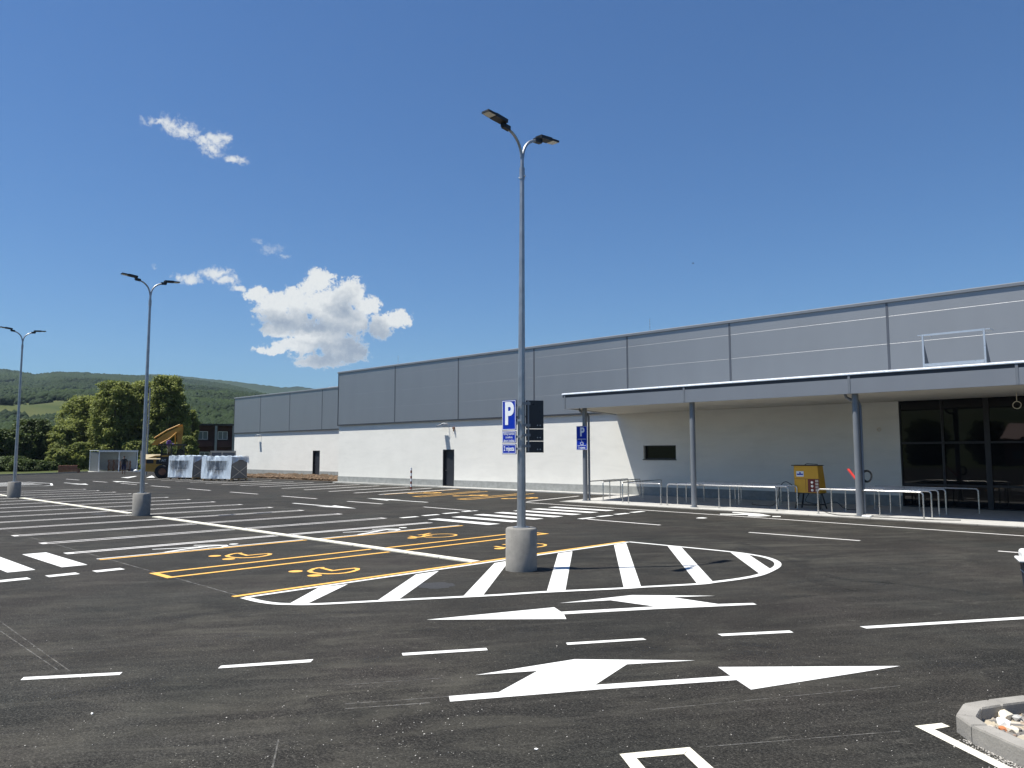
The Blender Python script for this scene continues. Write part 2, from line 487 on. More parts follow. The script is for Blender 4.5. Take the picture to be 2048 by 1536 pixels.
def mat_clear():
    m, t, b = base_mat('clear_glass')
    b.inputs['Base Color'].default_value = (0.05, 0.06, 0.06, 1); b.inputs['Roughness'].default_value = 0.03
    tr = t.n('ShaderNodeBsdfTransparent'); tr.inputs[0].default_value = (0.8, 0.86, 0.84, 1); mx = t.n('ShaderNodeMixShader')
    mx.inputs[0].default_value = 0.22
    out = m.node_tree.nodes['Material Output']
    t.l(tr.outputs[0], mx.inputs[1]); t.l(b.outputs[0], mx.inputs[2]); t.l(mx.outputs[0], out.inputs[0])
    return m
M['clearglass'] = mat_clear()

def mat_wrap():
    m, t, b = base_mat('plastic_wrap')
    v = objc(t)
    b.inputs['Base Color'].default_value = (0.62, 0.72, 0.82, 1); b.inputs['Roughness'].default_value = 0.3
    sep = t.n('ShaderNodeSeparateXYZ'); t.l(v, sep.inputs[0])
    mp = t.n('ShaderNodeMapping'); mp.inputs['Rotation'].default_value = (0, 0.25, 0); mp.inputs['Scale'].default_value = (1.7, 1.7, 0.45)
    t.l(v, mp.inputs[0])
    n = t.noise(mp.outputs[0], 1.5, 4, 0.6, 1.2)
    n2 = t.noise(mp.outputs[0], 6, 3, 0.6, 0.8)
    bump(t, b, t.math('ADD', n, t.math('MULTIPLY', n2, 0.2)), 0.6, 0.08)
    tr = t.n('ShaderNodeBsdfTransparent'); mx = t.n('ShaderNodeMixShader')
    # film hangs in a swag: gathered (opaque) along top, ends and foot, stretched thin in the middle
    u = t.math('MULTIPLY', t.math('SUBTRACT', t.math('DIVIDE', t.math('MULTIPLY', sep.outputs[0], -1.0), 3.15), 0.5), 2.0)
    vv = t.math('MINIMUM', t.math('SUBTRACT', sep.outputs[2], 1.35), 0.0)
    du = t.math('DIVIDE', u, 0.86); dv = t.math('DIVIDE', vv, 1.08)
    dd = t.math('SQRT', t.math('ADD', t.math('MULTIPLY', du, du), t.math('MULTIPLY', dv, dv)))
    dd = t.math('ADD', dd, t.math('MULTIPLY', t.math('SUBTRACT', n2, 0.5), 0.35))
    sw = t.mapr(dd, 0.55, 1.0, 0.10, 0.82, True)
    top = t.mapr(sep.outputs[2], 1.52, 1.60, 0, 0.8, True)
    st = t.mapr(n, 0.5, 0.7, -0.06, 0.4)
    al = t.math('ADD', t.math('MAXIMUM', sw, top), st, clamp=True)
    al = t.math('MINIMUM', al, 0.88)
    t.l(al, mx.inputs[0])
    out = m.node_tree.nodes['Material Output']
    t.l(tr.outputs[0], mx.inputs[1]); t.l(b.outputs[0], mx.inputs[2]); t.l(mx.outputs[0], out.inputs[0])
    return m
M['wrap'] = mat_wrap()

def mat_chalk():
    m, t, b = base_mat('chalk')
    b.inputs['Base Color'].default_value = (0.36, 0.35, 0.33, 1); b.inputs['Roughness'].default_value = 0.9
    tr = t.n('ShaderNodeBsdfTransparent'); mx = t.n('ShaderNodeMixShader')
    n = t.noise(pos(t), 6, 4, 0.7)
    t.l(t.mapr(n, 0.4, 0.7, 0.04, 0.42), mx.inputs[0])
    out = m.node_tree.nodes['Material Output']
    t.l(tr.outputs[0], mx.inputs[1]); t.l(b.outputs[0], mx.inputs[2]); t.l(mx.outputs[0], out.inputs[0])
    return m
M['chalk'] = mat_chalk()

def mat_patch():
    m, t, b = base_mat('fresh_asphalt')
    p = pos(t)
    t.l(t.ramp(t.noise(p, 160, 2, 0.7), [(0.3, (0.006, 0.006, 0.007)), (0.7, (0.035, 0.036, 0.038))]), b.inputs['Base Color'])
    b.inputs['Roughness'].default_value = 0.8
    bump(t, b, t.noise(p, 120, 2), 0.6, 0.006)
    return m
M['patch'] = mat_patch()

def mat_stones():
    m, t, b = base_mat('mixed_stones')
    vo = t.n('ShaderNodeTexVoronoi'); vo.inputs['Scale'].default_value = 14; t.l(pos(t), vo.inputs['Vector'])
    sp = t.n('ShaderNodeSeparateColor'); t.l(vo.outputs['Color'], sp.inputs[0])
    c = t.ramp(sp.outputs[0], [(0.0, (0.12, 0.115, 0.11)), (0.35, (0.26, 0.24, 0.22)), (0.6, (0.46, 0.40, 0.30)), (0.8, (0.30, 0.20, 0.15)), (1.0, (0.62, 0.58, 0.5))])
    t.l(t.mix(0.35, c, t.ramp(t.noise(pos(t), 60, 3), [(0.3, 0.15), (0.7, 0.7)]), 'MULTIPLY'), b.inputs['Base Color'])
    b.inputs['Roughness'].default_value = 0.9
    return m
M['stones'] = mat_stones()

def mat_terrain():
    m, t, b = base_mat('terrain')
    p = pos(t)
    n = t.noise(p, 0.012, 6, 0.6); n2 = t.noise(p, 0.15, 4)
    c = t.mix(t.mapr(n, 0.4, 0.62, 0, 1), (0.045, 0.060, 0.02), (0.078, 0.084, 0.032))
    c = t.mix(t.mapr(n2, 0.4, 0.7, 0, 0.4), c, (0.05, 0.07, 0.02))
    t.l(c, b.inputs['Base Color']); b.inputs['Roughness'].default_value = 0.95
    b.inputs['Specular IOR Level'].default_value = 0.1
    return m
M['terrain'] = mat_terrain()

# ------------------------------------------------------------------ camera
cam = bpy.data.cameras.new('camera')
cam.sensor_width = 36.0; cam.lens = FPX / 2048 * 36.0
cam.clip_start = 0.1; cam.clip_end = 12000
co = bpy.data.objects.new('camera', cam); COL.objects.link(co)
R3 = Matrix((RV, UV, -FV)).transposed()
co.matrix_world = Matrix.Translation(EYE) @ R3.to_4x4()
scene.camera = co

# ------------------------------------------------------------------ sun and sky
SUNV = Vector((-0.248, -0.333, 1.0)).normalized()          # towards the sun
sun = bpy.data.lights.new('sun', 'SUN'); sun.energy = 5.0; sun.angle = math.radians(0.53); sun.color = (1.0, 0.96, 0.875)
so = bpy.data.objects.new('sun', sun); COL.objects.link(so)
so.rotation_euler = SUNV.to_track_quat('Z', 'Y').to_euler()
so.location = (0, 0, 60)

def make_world():
    w = bpy.data.worlds.new('World'); scene.world = w; w.use_nodes = True
    t = NT(w.node_tree)
    for n in list(w.node_tree.nodes): w.node_tree.nodes.remove(n)
    out = t.n('ShaderNodeOutputWorld')
    sky = t.n('ShaderNodeTexSky', sky_type='NISHITA'); sky.sun_disc = False
    sky.sun_elevation = math.asin(SUNV.z); sky.sun_rotation = math.atan2(SUNV.x, SUNV.y)
    sky.altitude = 200; sky.air_density = 1.25; sky.dust_density = 0.15; sky.ozone_density = 5.0
    bg = t.n('ShaderNodeBackground'); bg.inputs[1].default_value = SKY_STRENGTH
    t.l(t.mix(1.0, sky.outputs[0], (0.52, 0.765, 1.03), 'MULTIPLY'), bg.inputs[0])
    # clouds: fields of puffs in azimuth / elevation, broken up by fractal noise
    d = t.n('ShaderNodeTexCoord').outputs['Generated']
    sep = t.n('ShaderNodeSeparateXYZ'); t.l(d, sep.inputs[0])
    az = t.math('ARCTAN2', sep.outputs[0], sep.outputs[1])
    el = t.math('ARCSINE', sep.outputs[2])
    cmb = t.n('ShaderNodeCombineXYZ'); t.l(az, cmb.inputs[0]); t.l(el, cmb.inputs[1])
    uv = cmb.outputs[0]
    nz = t.n('ShaderNodeTexNoise'); nz.inputs['Scale'].default_value = 46; nz.inputs['Detail'].default_value = 7
    nz.inputs['Roughness'].default_value = 0.62
    t.l(uv, nz.inputs['Vector'])
    off = t.vmath('MULTIPLY', t.vmath('SUBTRACT', nz.outputs['Color'], (0.5, 0.5, 0.5)).outputs[0], (0.028, 0.022, 0.0)).outputs[0]
    uvd = t.vmath('ADD', uv, off).outputs[0]
    fb = t.noise(uv, 95, 9, 0.66, 0.3)
    fine = t.noise(uv, 210, 7, 0.65, 0.5)
    def ae(px, py):
        v = ray(px, py); v = v / np.linalg.norm(v)
        return (math.atan2(v[0], v[1]), math.asin(v[2]))
    def field(blobs):
        cur = None
        for px, py, rx, ry in blobs:
            a, e = ae(px, py)
            k = math.cos(math.atan2(px-1024, FPX))
            q = t.vmath('MULTIPLY', t.vmath('SUBTRACT', uvd, (a, e, 0)).outputs[0], (FPX/(rx*k*k), FPX/(ry*k), 0)).outputs[0]
            f = t.math('SUBTRACT', 1.0, t.vmath('LENGTH', q).outputs['Value'])
            cur = f if cur is None else t.math('SMOOTH_MAX', cur, f, 0.18)
        return cur
    main = field([(640, 562, 36, 34), (612, 575, 26, 20), (700, 585, 44, 36), (735, 612, 38, 28), (588, 598, 50, 30), (655, 612, 80, 46),
                  (545, 612, 54, 34), (512, 588, 34, 20), (575, 640, 76, 34), (690, 640, 70, 48), (640, 670, 92, 34), (600, 690, 66, 22),
                  (545, 700, 48, 13), (690, 700, 64, 36), (800, 640, 34, 26), (775, 642, 34, 18), (760, 655, 30, 30), (555, 660, 44, 22), (640, 722, 74, 20)])
    left = field([(430, 546, 50, 18), (378, 557, 40, 14), (450, 560, 34, 16), (476, 574, 24, 8), (502, 578, 18, 9)])
    wisp = field([(345, 250, 50, 24), (375, 262, 46, 22), (432, 282, 38, 22), (425, 298, 42, 20), (465, 318, 40, 14), (316, 246, 30, 12), (448, 272, 28, 12), (405, 280, 40, 14)])
    thin = field([(540, 497, 44, 18), (565, 513, 26, 10), (515, 487, 24, 10), (311, 534, 16, 6), (288, 243, 20, 14)])
    fb3 = t.math('ADD', t.math('MULTIPLY', fb, 0.62), t.math('MULTIPLY', fine, 0.38))
    def edge(f, amp, lo, hi, src=None):
        return t.mapr(t.math('ADD', f, t.math('MULTIPLY', t.math('SUBTRACT', fb3 if src is None else src, 0.5), amp)), lo, hi, 0, 1, True)
    a_main = edge(main, 1.9, 0.12, 0.42)
    a_left = t.math('MULTIPLY', edge(left, 2.4, 0.15, 0.85), 0.92)
    a_wisp = t.math('MULTIPLY', edge(wisp, 2.6, 0.18, 1.0), 0.9)
    a_thin = t.math('MULTIPLY', edge(thin, 3.0, 0.3, 1.3), 0.5)
    alpha = t.math('MAXIMUM', t.math('MAXIMUM', a_main, a_left), t.math('MAXIMUM', a_wisp, a_thin))
    grey = field([(700, 695, 110, 60), (640, 655, 100, 30), (690, 622, 44, 40), (560, 645, 80, 26), (655, 715, 90, 34), (745, 670, 54, 36)])
    lit = field([(560, 697, 84, 28), (610, 674, 66, 14), (640, 575, 60, 44), (740, 610, 46, 38), (545, 598, 66, 28), (800, 640, 40, 30)])  # grey shade and lit puffs are painted into the cloud colour
    billow = t.n('ShaderNodeTexVoronoi', feature='SMOOTH_F1'); billow.inputs['Scale'].default_value = 70; billow.inputs['Smoothness'].default_value = 0.6
    t.l(uvd, billow.inputs['Vector'])
    gsh = t.math('ADD', t.math('SUBTRACT', grey, t.math('MULTIPLY', t.math('MAXIMUM', lit, 0.0), 0.95)),
                 t.math('ADD', t.math('MULTIPLY', t.math('SUBTRACT', fb3, 0.5), 1.5), t.math('MULTIPLY', t.math('SUBTRACT', billow.outputs['Distance'], 0.4), 0.55)))
    gf = t.math('MULTIPLY', t.mapr(gsh, -0.35, 1.0, 0, 1), a_main)
    k = CLOUD_GAIN
    ccol = t.mix(gf, (0.90*k, 0.92*k, 0.91*k), (0.34*k, 0.41*k, 0.51*k))
    ccol = t.mix(t.mapr(fine, 0.5, 0.75, 0, 0.3), ccol, (0.60*k, 0.67*k, 0.74*k))
    # thin cloud edges let the blue through a little
    bc = t.n('ShaderNodeBackground'); t.l(ccol, bc.inputs[0])
    mx = t.n('ShaderNodeMixShader'); t.l(alpha, mx.inputs[0]); t.l(bg.outputs[0], mx.inputs[1]); t.l(bc.outputs[0], mx.inputs[2])
    t.l(mx.outputs[0], out.inputs[0])

SKY_STRENGTH = 0.058
CLOUD_GAIN = 0.54
make_world()
scene.view_settings.view_transform = 'Standard'
scene.view_settings.look = 'None'
scene.view_settings.exposure = 0.75
scene.view_settings.gamma = 1.0

#@@SECTION ground
# ------------------------------------------------------------------ ground and car park
mb = MB(); mb.flat([(-3700, -3700), (3700, -3700), (3700, 3700), (-3700, 3700)], -0.06)
tag(mb.build('ground', M['terrain']), kind='structure')

lot = [(40, -60), (40, 25.78), (-21.9, 25.78), (-21.97, 26.75), (-22.85, 31.5), (-50, 31.5), (-50, 33.2), (-72, 33.2), (-72, 40.6),
       (-106, 40.6), g2(290, 940), g2(255, 942), g2(176, 944.6), g2(95, 948), g2(0, 951), (-84, 10), (-74, -60)]
mb = MB(); mb.flat(lot, 0.0)
LOT = tag(mb.build('parking_lot', M['asphalt']), kind='structure')

def paint(name, mat, polys=(), strips=(), z=0.004, label=None):
    mb = MB()
    for p in polys: mb.flat(list(p), z)
    for pts, w in strips: mb.strip(pts, w, z)
    o = mb.build(name, M[mat], LOT)
    if label: o['label'] = label
    return o

def stall_u(x, y0, y1, w, mat, cap, lw=0.08):
    """narrow U of two parallel lines with a closed end at y = cap"""
    h = w/2 - lw/2
    mb = MB()
    e = lw if cap == y0 else -lw
    a, b = (y0+lw, y1) if cap == y0 else (y0, y1-lw)
    mb.flat([(x-h-lw/2, a), (x-h+lw/2, a), (x-h+lw/2, b), (x-h-lw/2, b)], 0.004)
    mb.flat([(x+h-lw/2, a), (x+h+lw/2, a), (x+h+lw/2, b), (x+h-lw/2, b)], 0.004)
    ca, cb = (y0, y0+lw*1.6) if cap == y0 else (y1-lw*1.6, y1)
    mb.flat([(x-w/2, ca), (x+w/2, ca), (x+w/2, cb), (x-w/2, cb)], 0.007)
    return mb.build('stall_line', M[mat], LOT)

# double bay: near row y 5.47..10.15, far row 10.55..15.4, stalls 2.45 m
for x in [-20.60, -23.05] + [-25.5-2.45*i for i in range(11)]:
    sl = (x + 20.6) * -0.006
    stall_u(x-0.08, 5.47, 10.2, 0.36, 'stallwhite', 5.47)
for x in [-20.55, -23.1, -25.6, -27.9, -30.4, -32.95, -35.5, -38.1, -40.6, -43.0, -45.4, -48.1, -50.5]:
    yy = 15.38 + max(0, -x-30)*0.012
    stall_u(x-0.08, 10.6, yy, 0.36, 'stallwhite', yy)
# family stall: white pair and white-beside-yellow line
for y0, y1 in ((5.47, 10.2), (10.6, 15.36)):
    paint('stall_line', 'stallwhite', [[(-18.40, y0), (-18.30, y0), (-18.33, y1), (-18.43, y1)], [(-18.20, y0), (-18.10, y0), (-18.13, y1), (-18.23, y1)]])
    paint('stall_line', 'yellow', [[(-16.74, y0), (-16.63, y0), (-16.75, y1), (-16.86, y1)]], label='yellow stall line along the wheelchair stall')
    paint('stall_line', 'stallwhite', [[(-16.89, y0), (-16.80, y0), (-16.92, y1), (-17.01, y1)]])
paint('stall_line', 'white', [[(-18.40, 5.30), (-18.10, 5.30), (-18.10, 5.47), (-18.40, 5.47)]])
# yellow pair between the wheelchair stalls, closed at both lane ends
for x in (-14.12, -13.45):
    paint('stall_line', 'yellow', [[(x-0.055, 5.6), (x+0.055, 5.6), (x+0.02, 10.2), (x-0.09, 10.2)]], label='yellow stall line between the wheelchair stalls')
    paint('stall_line', 'yellow', [[(x-0.055, 10.6), (x+0.055, 10.6), (x-0.0, 15.25), (x-0.11, 15.25)]], label='yellow stall line between the wheelchair stalls')
paint('stall_line', 'yellow', [[(-14.18, 5.47), (-13.39, 5.47), (-13.39, 5.6), (-14.18, 5.6)]])
paint('stall_line', 'yellow', [[(-14.16, 15.25), (-13.45, 15.25), (-13.45, 15.38), (-14.16, 15.38)]])
paint('stall_line', 'yellow', [[(-11.03, 5.45), (-10.92, 5.45), (-10.90, 15.27), (-11.01, 15.27)]], label='yellow line along the hatched island')
# centre line of raised cream blocks (broken by the lamp bases)
cl = MB()
for a, b in ((-10.98, -26.6), (-28.7, -42.7), (-44.6, -66)):
    x = a
    while x > b + 0.1:
        x2 = max(b, x - 0.98)
        cl.box(x2+0.006, 10.28, 0.0, x, 10.50, 0.022); x -= 1.0
tag(cl.build('centre_kerb', M['cream'], LOT), label='low cream kerb line between the two rows of stalls')

# hatched island with the lamp post
isl_out = P((400,960), 3.413, (300,805),(400,830),(500,845),(600,850),(800,850),(1200,830),(1800,800),(2048,787)) + \
          P((780,960), 3.303, (1030,742),(1540,718),(1660,710),(2030,690)) + \
          P((1200,960), 2.415, (550,495),(680,478),(770,460),(830,435),(858,415),(850,395),(800,375),(720,360),(620,347),(400,325),(140,300))
isl_up = [(-10.82, 15.25), (-10.80, 10), (-10.78, 5.55)]
def smooth_line(pts, n=6):
    out = []
    for i in range(len(pts)-1):
        p0 = Vector(pts[max(i-1,0)]); p1 = Vector(pts[i]); p2 = Vector(pts[i+1]); p3 = Vector(pts[min(i+2,len(pts)-1)])
        for k in range(n):
            t = k/n
            q = 0.5*((2*p1)+(p2-p0)*t+(2*p0-5*p1+4*p2-p3)*t*t+(3*p1-p0-3*p2+p3)*t**3)
            out.append((q.x, q.y))
    out.append(tuple(pts[-1])); return out
# smooth and regularise the outline a little
lo = isl_out
paint('hatched_island', 'white', strips=[(smooth_line(lo, 5), 0.125)], z=0.008, label='white curved outline of the hatched island')
paint('hatched_island', 'white', strips=[(isl_up, 0.10)], z=0.006, label='straight white edge of the hatched island')
hatch = [P((400,960),3.413,(810,735),(1010,712),(745,840),(615,843)), P((400,960),3.413,(1475,645),(1630,622),(1360,815),(1210,825)),
         P((780,960),3.303,(690,550),(790,533),(615,763),(485,768)), P((780,960),3.303,(1110,485),(1205,472),(1158,735),(1035,740)),
         P((780,960),3.303,(1480,430),(1560,418),(1660,710),(1545,718)), P((1200,960),2.415,(325,318),(390,322),(550,497),(470,503)),
         P((1200,960),2.415,(630,350),(720,362),(830,435),(775,457))]
for h in hatch: paint('hatch_bar', 'white', [h], z=0.004)
# far hatched island beside the third lamp
il = [(-66.1, 14.6), (-59.3, 14.4), (-57.8, 15.7), (-62, 17.2), (-67.5, 17.0)]
paint('hatched_island', 'white', strips=[([(-60.2, 10.7), (-57.9, 15.4), (-58.6, 16.0), (-62.5, 17.0), (-67, 16.6)], 0.14), ([(-67, 16.6), (-66.5, 10.7)], 0.14)], label='hatched island by the third lamp')
for i in range(4):
    x = -59.6-1.7*i
    paint('hatch_bar', 'white', strips=[([(x, 12.2+0.4*i), (x-2.2, 16.2)], 0.35)])

# big lane arrows
arrA = [(852.7,1240),(1108.5,1215),(1122,1224),(1309.7,1213.4),(1220.7,1201),(1119,1206.7),(1264,1190.6),(1430,1192),(1345,1195),(1436,1208.4),(1506.4,1206.4),(1513.5,1209.7),(1309,1218.8),(1128,1229),(1132.7,1238.5)]
arrB = [(897.8,1393),(997.5,1385),(1075,1342.5),(950.6,1350.8),(1149.8,1319),(1390.5,1321.5),(1253.8,1329.4),(1190.8,1370.4),(1460.9,1352.5),(1436,1334.7),(1800.4,1332.7),(1502,1380),(1473.3,1360.8),(1200,1379.5),(900,1404)]
paint('direction_arrow', 'white', [[g2(*q) for q in arrA]], label='large white arrow beside the hatched island')
paint('direction_arrow', 'white', [[g2(*q) for q in arrB]], label='nearest and largest white arrow')
# near lane dashes
for q in ([(41,1361),(47.5,1355),(245,1345),(238.8,1350.5)], [(436,1337.5),(442,1332),(627,1319),(621,1325)],
          [(803.5,1306.8),(805.5,1311.8),(975.5,1301),(972.5,1296.5)], [(1132,1286),(1135,1290.4),(1293,1280),(1285,1276.8)],
          P((1200,960),2.415,(568,745),(590,755),(935,738),(915,728))):
    paint('lane_dash', 'white', [[p if p[0] < 0 and p[1] < 60 else g2(*p) for p in q]])
paint('lane_line', 'white', [[(-3.57,9.80),(-3.47,9.74),(0.6,16.0),(0.5,16.06)]])
# zebra crossing to the shop entrance and its dashed borders
for i in range(7):
    y = 16.02 + 1.135*i; x0 = -19.2 - 0.14*i; x1 = -16.4 - 0.13*i
    paint('crossing_bar', 'white', [[(x0, y), (x0, y+0.47), (x1, y+0.5), (x1, y)]])
for i in range(4):
    y = 15.8 + 1.07*i; x = -20.28 - 0.17*i
    paint('crossing_dash', 'white', [[(x-0.12, y), (x+0.12, y), (x+0.08, y+0.72), (x-0.16, y+0.72)]])
    y = 19.5 + 1.13*i; x = -15.75 - 0.12*i
    paint('crossing_dash', 'white', [[(x-0.12, y), (x+0.12, y), (x+0.1, y+0.75), (x-0.14, y+0.75)]])
paint('lane_line', 'stallwhite', [[(-23.8, 19.6), (-23.8, 19.72), (-20.72, 19.58), (-20.72, 19.46)]])
paint('lane_line', 'stallwhite', [[(-15.5, 19.52), (-15.5, 19.66), (-12.68, 19.52), (-12.68, 19.40)]])
paint('lane_line', 'stallwhite', [[(-23.0, 24.38), (-23.0, 24.52), (-14.05, 24.13), (4.0, 22.6), (4.0, 22.48), (-14.05, 24.01)]], label='long white line in front of the canopy')
for a, b in ((-9.81, -6.94), (-4.07, -1.2), (1.6, 4.4)):
    paint('lane_dash', 'stallwhite', [[(a, 19.24), (b, 19.24), (b, 19.36), (a, 19.36)]])
for a, b in ((-40.93, -37.69), (-35.06, -31.78), (-29.12, -26.43), (-46.81, -43.56), (-52.85, -49.65), (-58.76, -55.62), (-65.19, -61.9), (-72.4, -68.8)):
    y = 19.5 + (-a-25)*0.026
    paint('lane_dash', 'stallwhite', [[(a, y), (b, y-0.06), (b, y+0.08), (a, y+0.14)]])
# small arrows in the far lane
def lane_arrow(x0, x1, y, hl, hw, label, mat='white'):
    s = 1 if x1 > x0 else -1
    n = x1 - s*hl
    paint('direction_arrow', mat, [[(x0, y-0.08), (n, y-0.08), (n-s*0.25, y-hw), (x1, y), (n-s*0.25, y+hw), (n, y+0.08), (x0, y+0.08)]], label=label)
lane_arrow(-29.7, -25.0, 17.33, 1.9, 0.42, 'white arrow pointing right behind the crossing')
lane_arrow(-25.9, -30.4, 21.62, 1.9, 0.42, 'white arrow pointing left before the yellow wheelchair stalls')
lane_arrow(-63.2, -57.9, 18.05, 2.0, 0.5, 'white arrow in the lane beyond the second lamp')
lane_arrow(-57.2, -64.2, 21.7, 2.2, 0.5, 'white arrow pointing left near the wrapped units')
paint('direction_arrow', 'white', [P((160,860),12.8,(1040,1215),(1230,1232),(1460,1185),(1400,1180),(1220,1205))], label='bent white arrow in front of the walking man')
paint('direction_arrow', 'white', [P((160,860),12.8,(1690,1225),(1920,1215),(1840,1165))], label='white arrow head beside the yellow excavator')
# slender arrow in front of the canopy
paint('direction_arrow', 'white', [P((1440,930),10.24,(0,1000),(560,1005),(250,975),(260,962),(820,1000),(1050,1043),(800,1056),(560,1050),(600,1025),(0,1016))], label='slender white arrow next to the canopy')
paint('lane_dash', 'white', [P((1440,930),10.24,(1070,1048),(1240,1048),(1245,1064),(1075,1064))])
paint('paint_spot', 'white', [P((1280,930),10.24,(1140,1092),(1200,1076),(1300,1076),(1385,1086),(1300,1097))])
# left crossing
for i in range(6):
    y = 4.63 - 0.87*i
    paint('crossing_bar', 'white', [[(-18.77, y), (-18.77, y+0.45), (-16.1, y+0.44), (-16.1, y)]])
for i in range(6):
    y = 4.87 - 0.75*i
    paint('crossing_dash', 'white', [[(-15.22, y), (-15.22, y+0.48), (-14.97, y+0.48), (-14.97, y)]])
# row of stalls against the shop
for a, b in (((-51.24,24.4),(-52.4,30.6)), ((-48.72,24.45),(-50.0,30.8)), ((-45.95,24.4),(-47.3,30.9)), ((-42.83,24.2),(-44.3,30.9)), ((-40.11,24.1),(-41.6,30.6)),
             ((-37.35,24.0),(-38.9,30.9)), ((-34.89,24.0),(-36.4,30.7)), ((-32.68,24.0),(-34.2,30.7)), ((-54.48,24.7),(-55.6,30.5)), ((-57.11,24.73),(-58.3,30.5)),
             ((-59.87,24.81),(-61.0,30.5)), ((-62.86,24.87),(-64.0,30.5)), ((-66.43,25.2),(-67.6,30.5))):
    paint('stall_line', 'stallwhite', strips=[([a, b], 0.20)])
paint('stall_line', 'stallwhite', strips=[([(-23.1, 24.9), (-24.2, 29.9)], 0.14)])
paint('stall_line', 'yellow', strips=[([(-32.45, 24.2), (-33.9, 30.7)], 0.10)])
for xa, xb in ((-30.0, -31.6), (-26.7, -28.1)):
    for dx in (0, 0.62):
        paint('stall_line', 'yellow', strips=[([(xa+dx, 24.2), (xb+dx, 30.2)], 0.11)], label='yellow stall line at the shop wall')
    paint('stall_line', 'yellow', [[(xa-0.06, 24.05), (xa+0.68, 24.05), (xa+0.68, 24.2), (xa-0.06, 24.2)]], z=0.006)

# painted symbols
def ell(c, a, b, n=20):
    return [(c[0]+a*math.cos(2*PI*k/n), c[1]+b*math.sin(2*PI*k/n)) for k in range(n)]
def sym_wheel(dx, dy, name='wheelchair_symbol'):
    o, s = (560,1115), 11.378
    ring = P(o, s, (1010,228),(870,238),(760,262),(665,312),(730,343),(900,366),(1100,376),(1300,371),(1500,352),(1650,322),(1760,285),(1765,255),(1690,246),(1400,276),(1195,303),(1080,275),(945,243))
    ring = [(x+dx, y+dy) for x, y in ring]
    mb = MB(); mb.strip(ring, 0.085, 0.004)
    a = P(o, s, (355,318))[0]; b = P(o, s, (790,415))[0]
    mb.flat(ell((a[0]+dx, a[1]+dy), 0.125, 0.125), 0.004); mb.flat(ell((b[0]+dx, b[1]+dy), 0.125, 0.125), 0.006)
    return mb.build(name, M['yellow'], LOT)
sym_wheel(0, 0); sym_wheel(-3.08, -0.06)
def sym_far(dx, dy):
    o, s = (670,1045), 7.877
    mb = MB()
    def tr(*q): return [(x+dx, y+dy) for x, y in P(o, s, *q)]
    c = tr((1650,208))[0]
    mb.strip(ell(c, 0.36, 0.47, 28) , 0.07, 0.004, True)
    mb.strip(tr((1180,218),(1300,236),(1420,222)), 0.10, 0.006)
    mb.strip(tr((1310,198),(1400,190),(1500,170)), 0.09, 0.005)
    mb.strip(tr((1400,195),(1470,212),(1530,215)), 0.10, 0.007)
    mb.flat(ell(tr((1215,245))[0], 0.12, 0.12), 0.004)
    mb.build('wheelchair_symbol', M['yellow'], LOT)
sym_far(0, 0); sym_far(3.1, -0.02)
for x in (-32.0, -28.4, -25.0):
    mb = MB()
    mb.strip([(x-0.2, 25.9), (x-0.1, 26.6), (x+0.25, 26.9), (x, 27.5)], 0.2, 0.004)
    mb.strip(ell((x+0.05, 27.0), 0.42, 0.45, 20), 0.13, 0.006, True)
    mb.flat(ell((x-0.35, 25.85), 0.2, 0.2), 0.005)
    mb.build('wheelchair_symbol', M['yellow'], LOT)
def sym_family(o, s, lines, head, hr):
    mb = MB(); z = 0.004
    for pts, w in lines:
        mb.strip(P(o, s, *pts), w, z); z += 0.001
    mb.flat(ell(P(o, s, head)[0], hr, hr), z)
    mb.build('walking_figure_symbol', M['white'], LOT)
sym_family((290,1070), 10.24, [(((150,297),(700,272),(1200,240)), [0.08,0.1,0.13]), (((415,355),(800,295),(1250,240)), [0.09,0.12,0.13]), (((1100,245),(1500,222),(1690,212)), 0.15),
    (((1000,216),(1400,212),(1680,214)), 0.09), (((1285,275),(1560,260),(1680,222)), 0.09)], (1815,193), 0.105)
sym_family((670,1045), 7.877, [(((125,158),(400,145),(700,130)), [0.08,0.1,0.13]), (((365,192),(560,160),(760,122)), [0.09,0.12,0.13]), (((700,128),(850,112),(1020,112)), 0.15),
    (((585,112),(800,104),(1020,106)), 0.09), (((840,135),(960,130),(1025,115)), 0.09)], (1070,86), 0.115)

# bottom edge: stalls at the photographer's feet
paint('stall_line', 'cream', [P((1200,1340),2.415,(93,408),(172,428),(410,408),(433,375)), [(-3.33,4.54), (-3.20,4.56), (-2.0,3.7), (-2.1,3.62)], [(-3.04,4.99), (-3.00,4.85), (-1.85,4.02), (-1.78,4.12)]], z=0.004)
paint('stall_line', 'cream', [P((1200,1340),2.415,(1520,272),(1650,258),(1690,275),(1615,288),(1985,473),(1920,473)), [g2(2022,1536), g2(1995,1536), (-0.9,5.7), (-0.82,5.78)]], z=0.004)
# set-out chalk lines
ch = MB()
for a, b, w in (((15,1062),(475,1191),0.03), ((470,1192),(640,1209),0.02), ((0,1243),(140,1343),0.013), ((0,1262),(115,1340),0.012), ((690,1408.5),(897,1393.5),0.018), ((690,1418),(860,1406),0.018),
                ((1300,1420),(1800,1372),0.01), ((1400,1495),(1800,1463),0.012), ((557,1480),(545,1536),0.012), ((680,1028),(490,1008),0.03), ((925,1052),(1100,1062),0.03), ((880,1357),(690,1370),0.012)):
    ch.strip([g2(*a), g2(*b)], w, 0.003)
build_pieces(ch, 'chalk_line', M['chalk'], LOT)
mb = MB(); c0 = g2(872, 1171)
mb.flat([(c0[0]+(0.30+0.035*math.sin(5*k)+0.02*math.cos(3*k))*math.cos(k*2*PI/26), c0[1]+(0.30+0.03*math.cos(4*k))*math.sin(k*2*PI/26)) for k in range(26)], 0.003)
mb.build('asphalt_patch', M['patch'], LOT)
mb = MB()
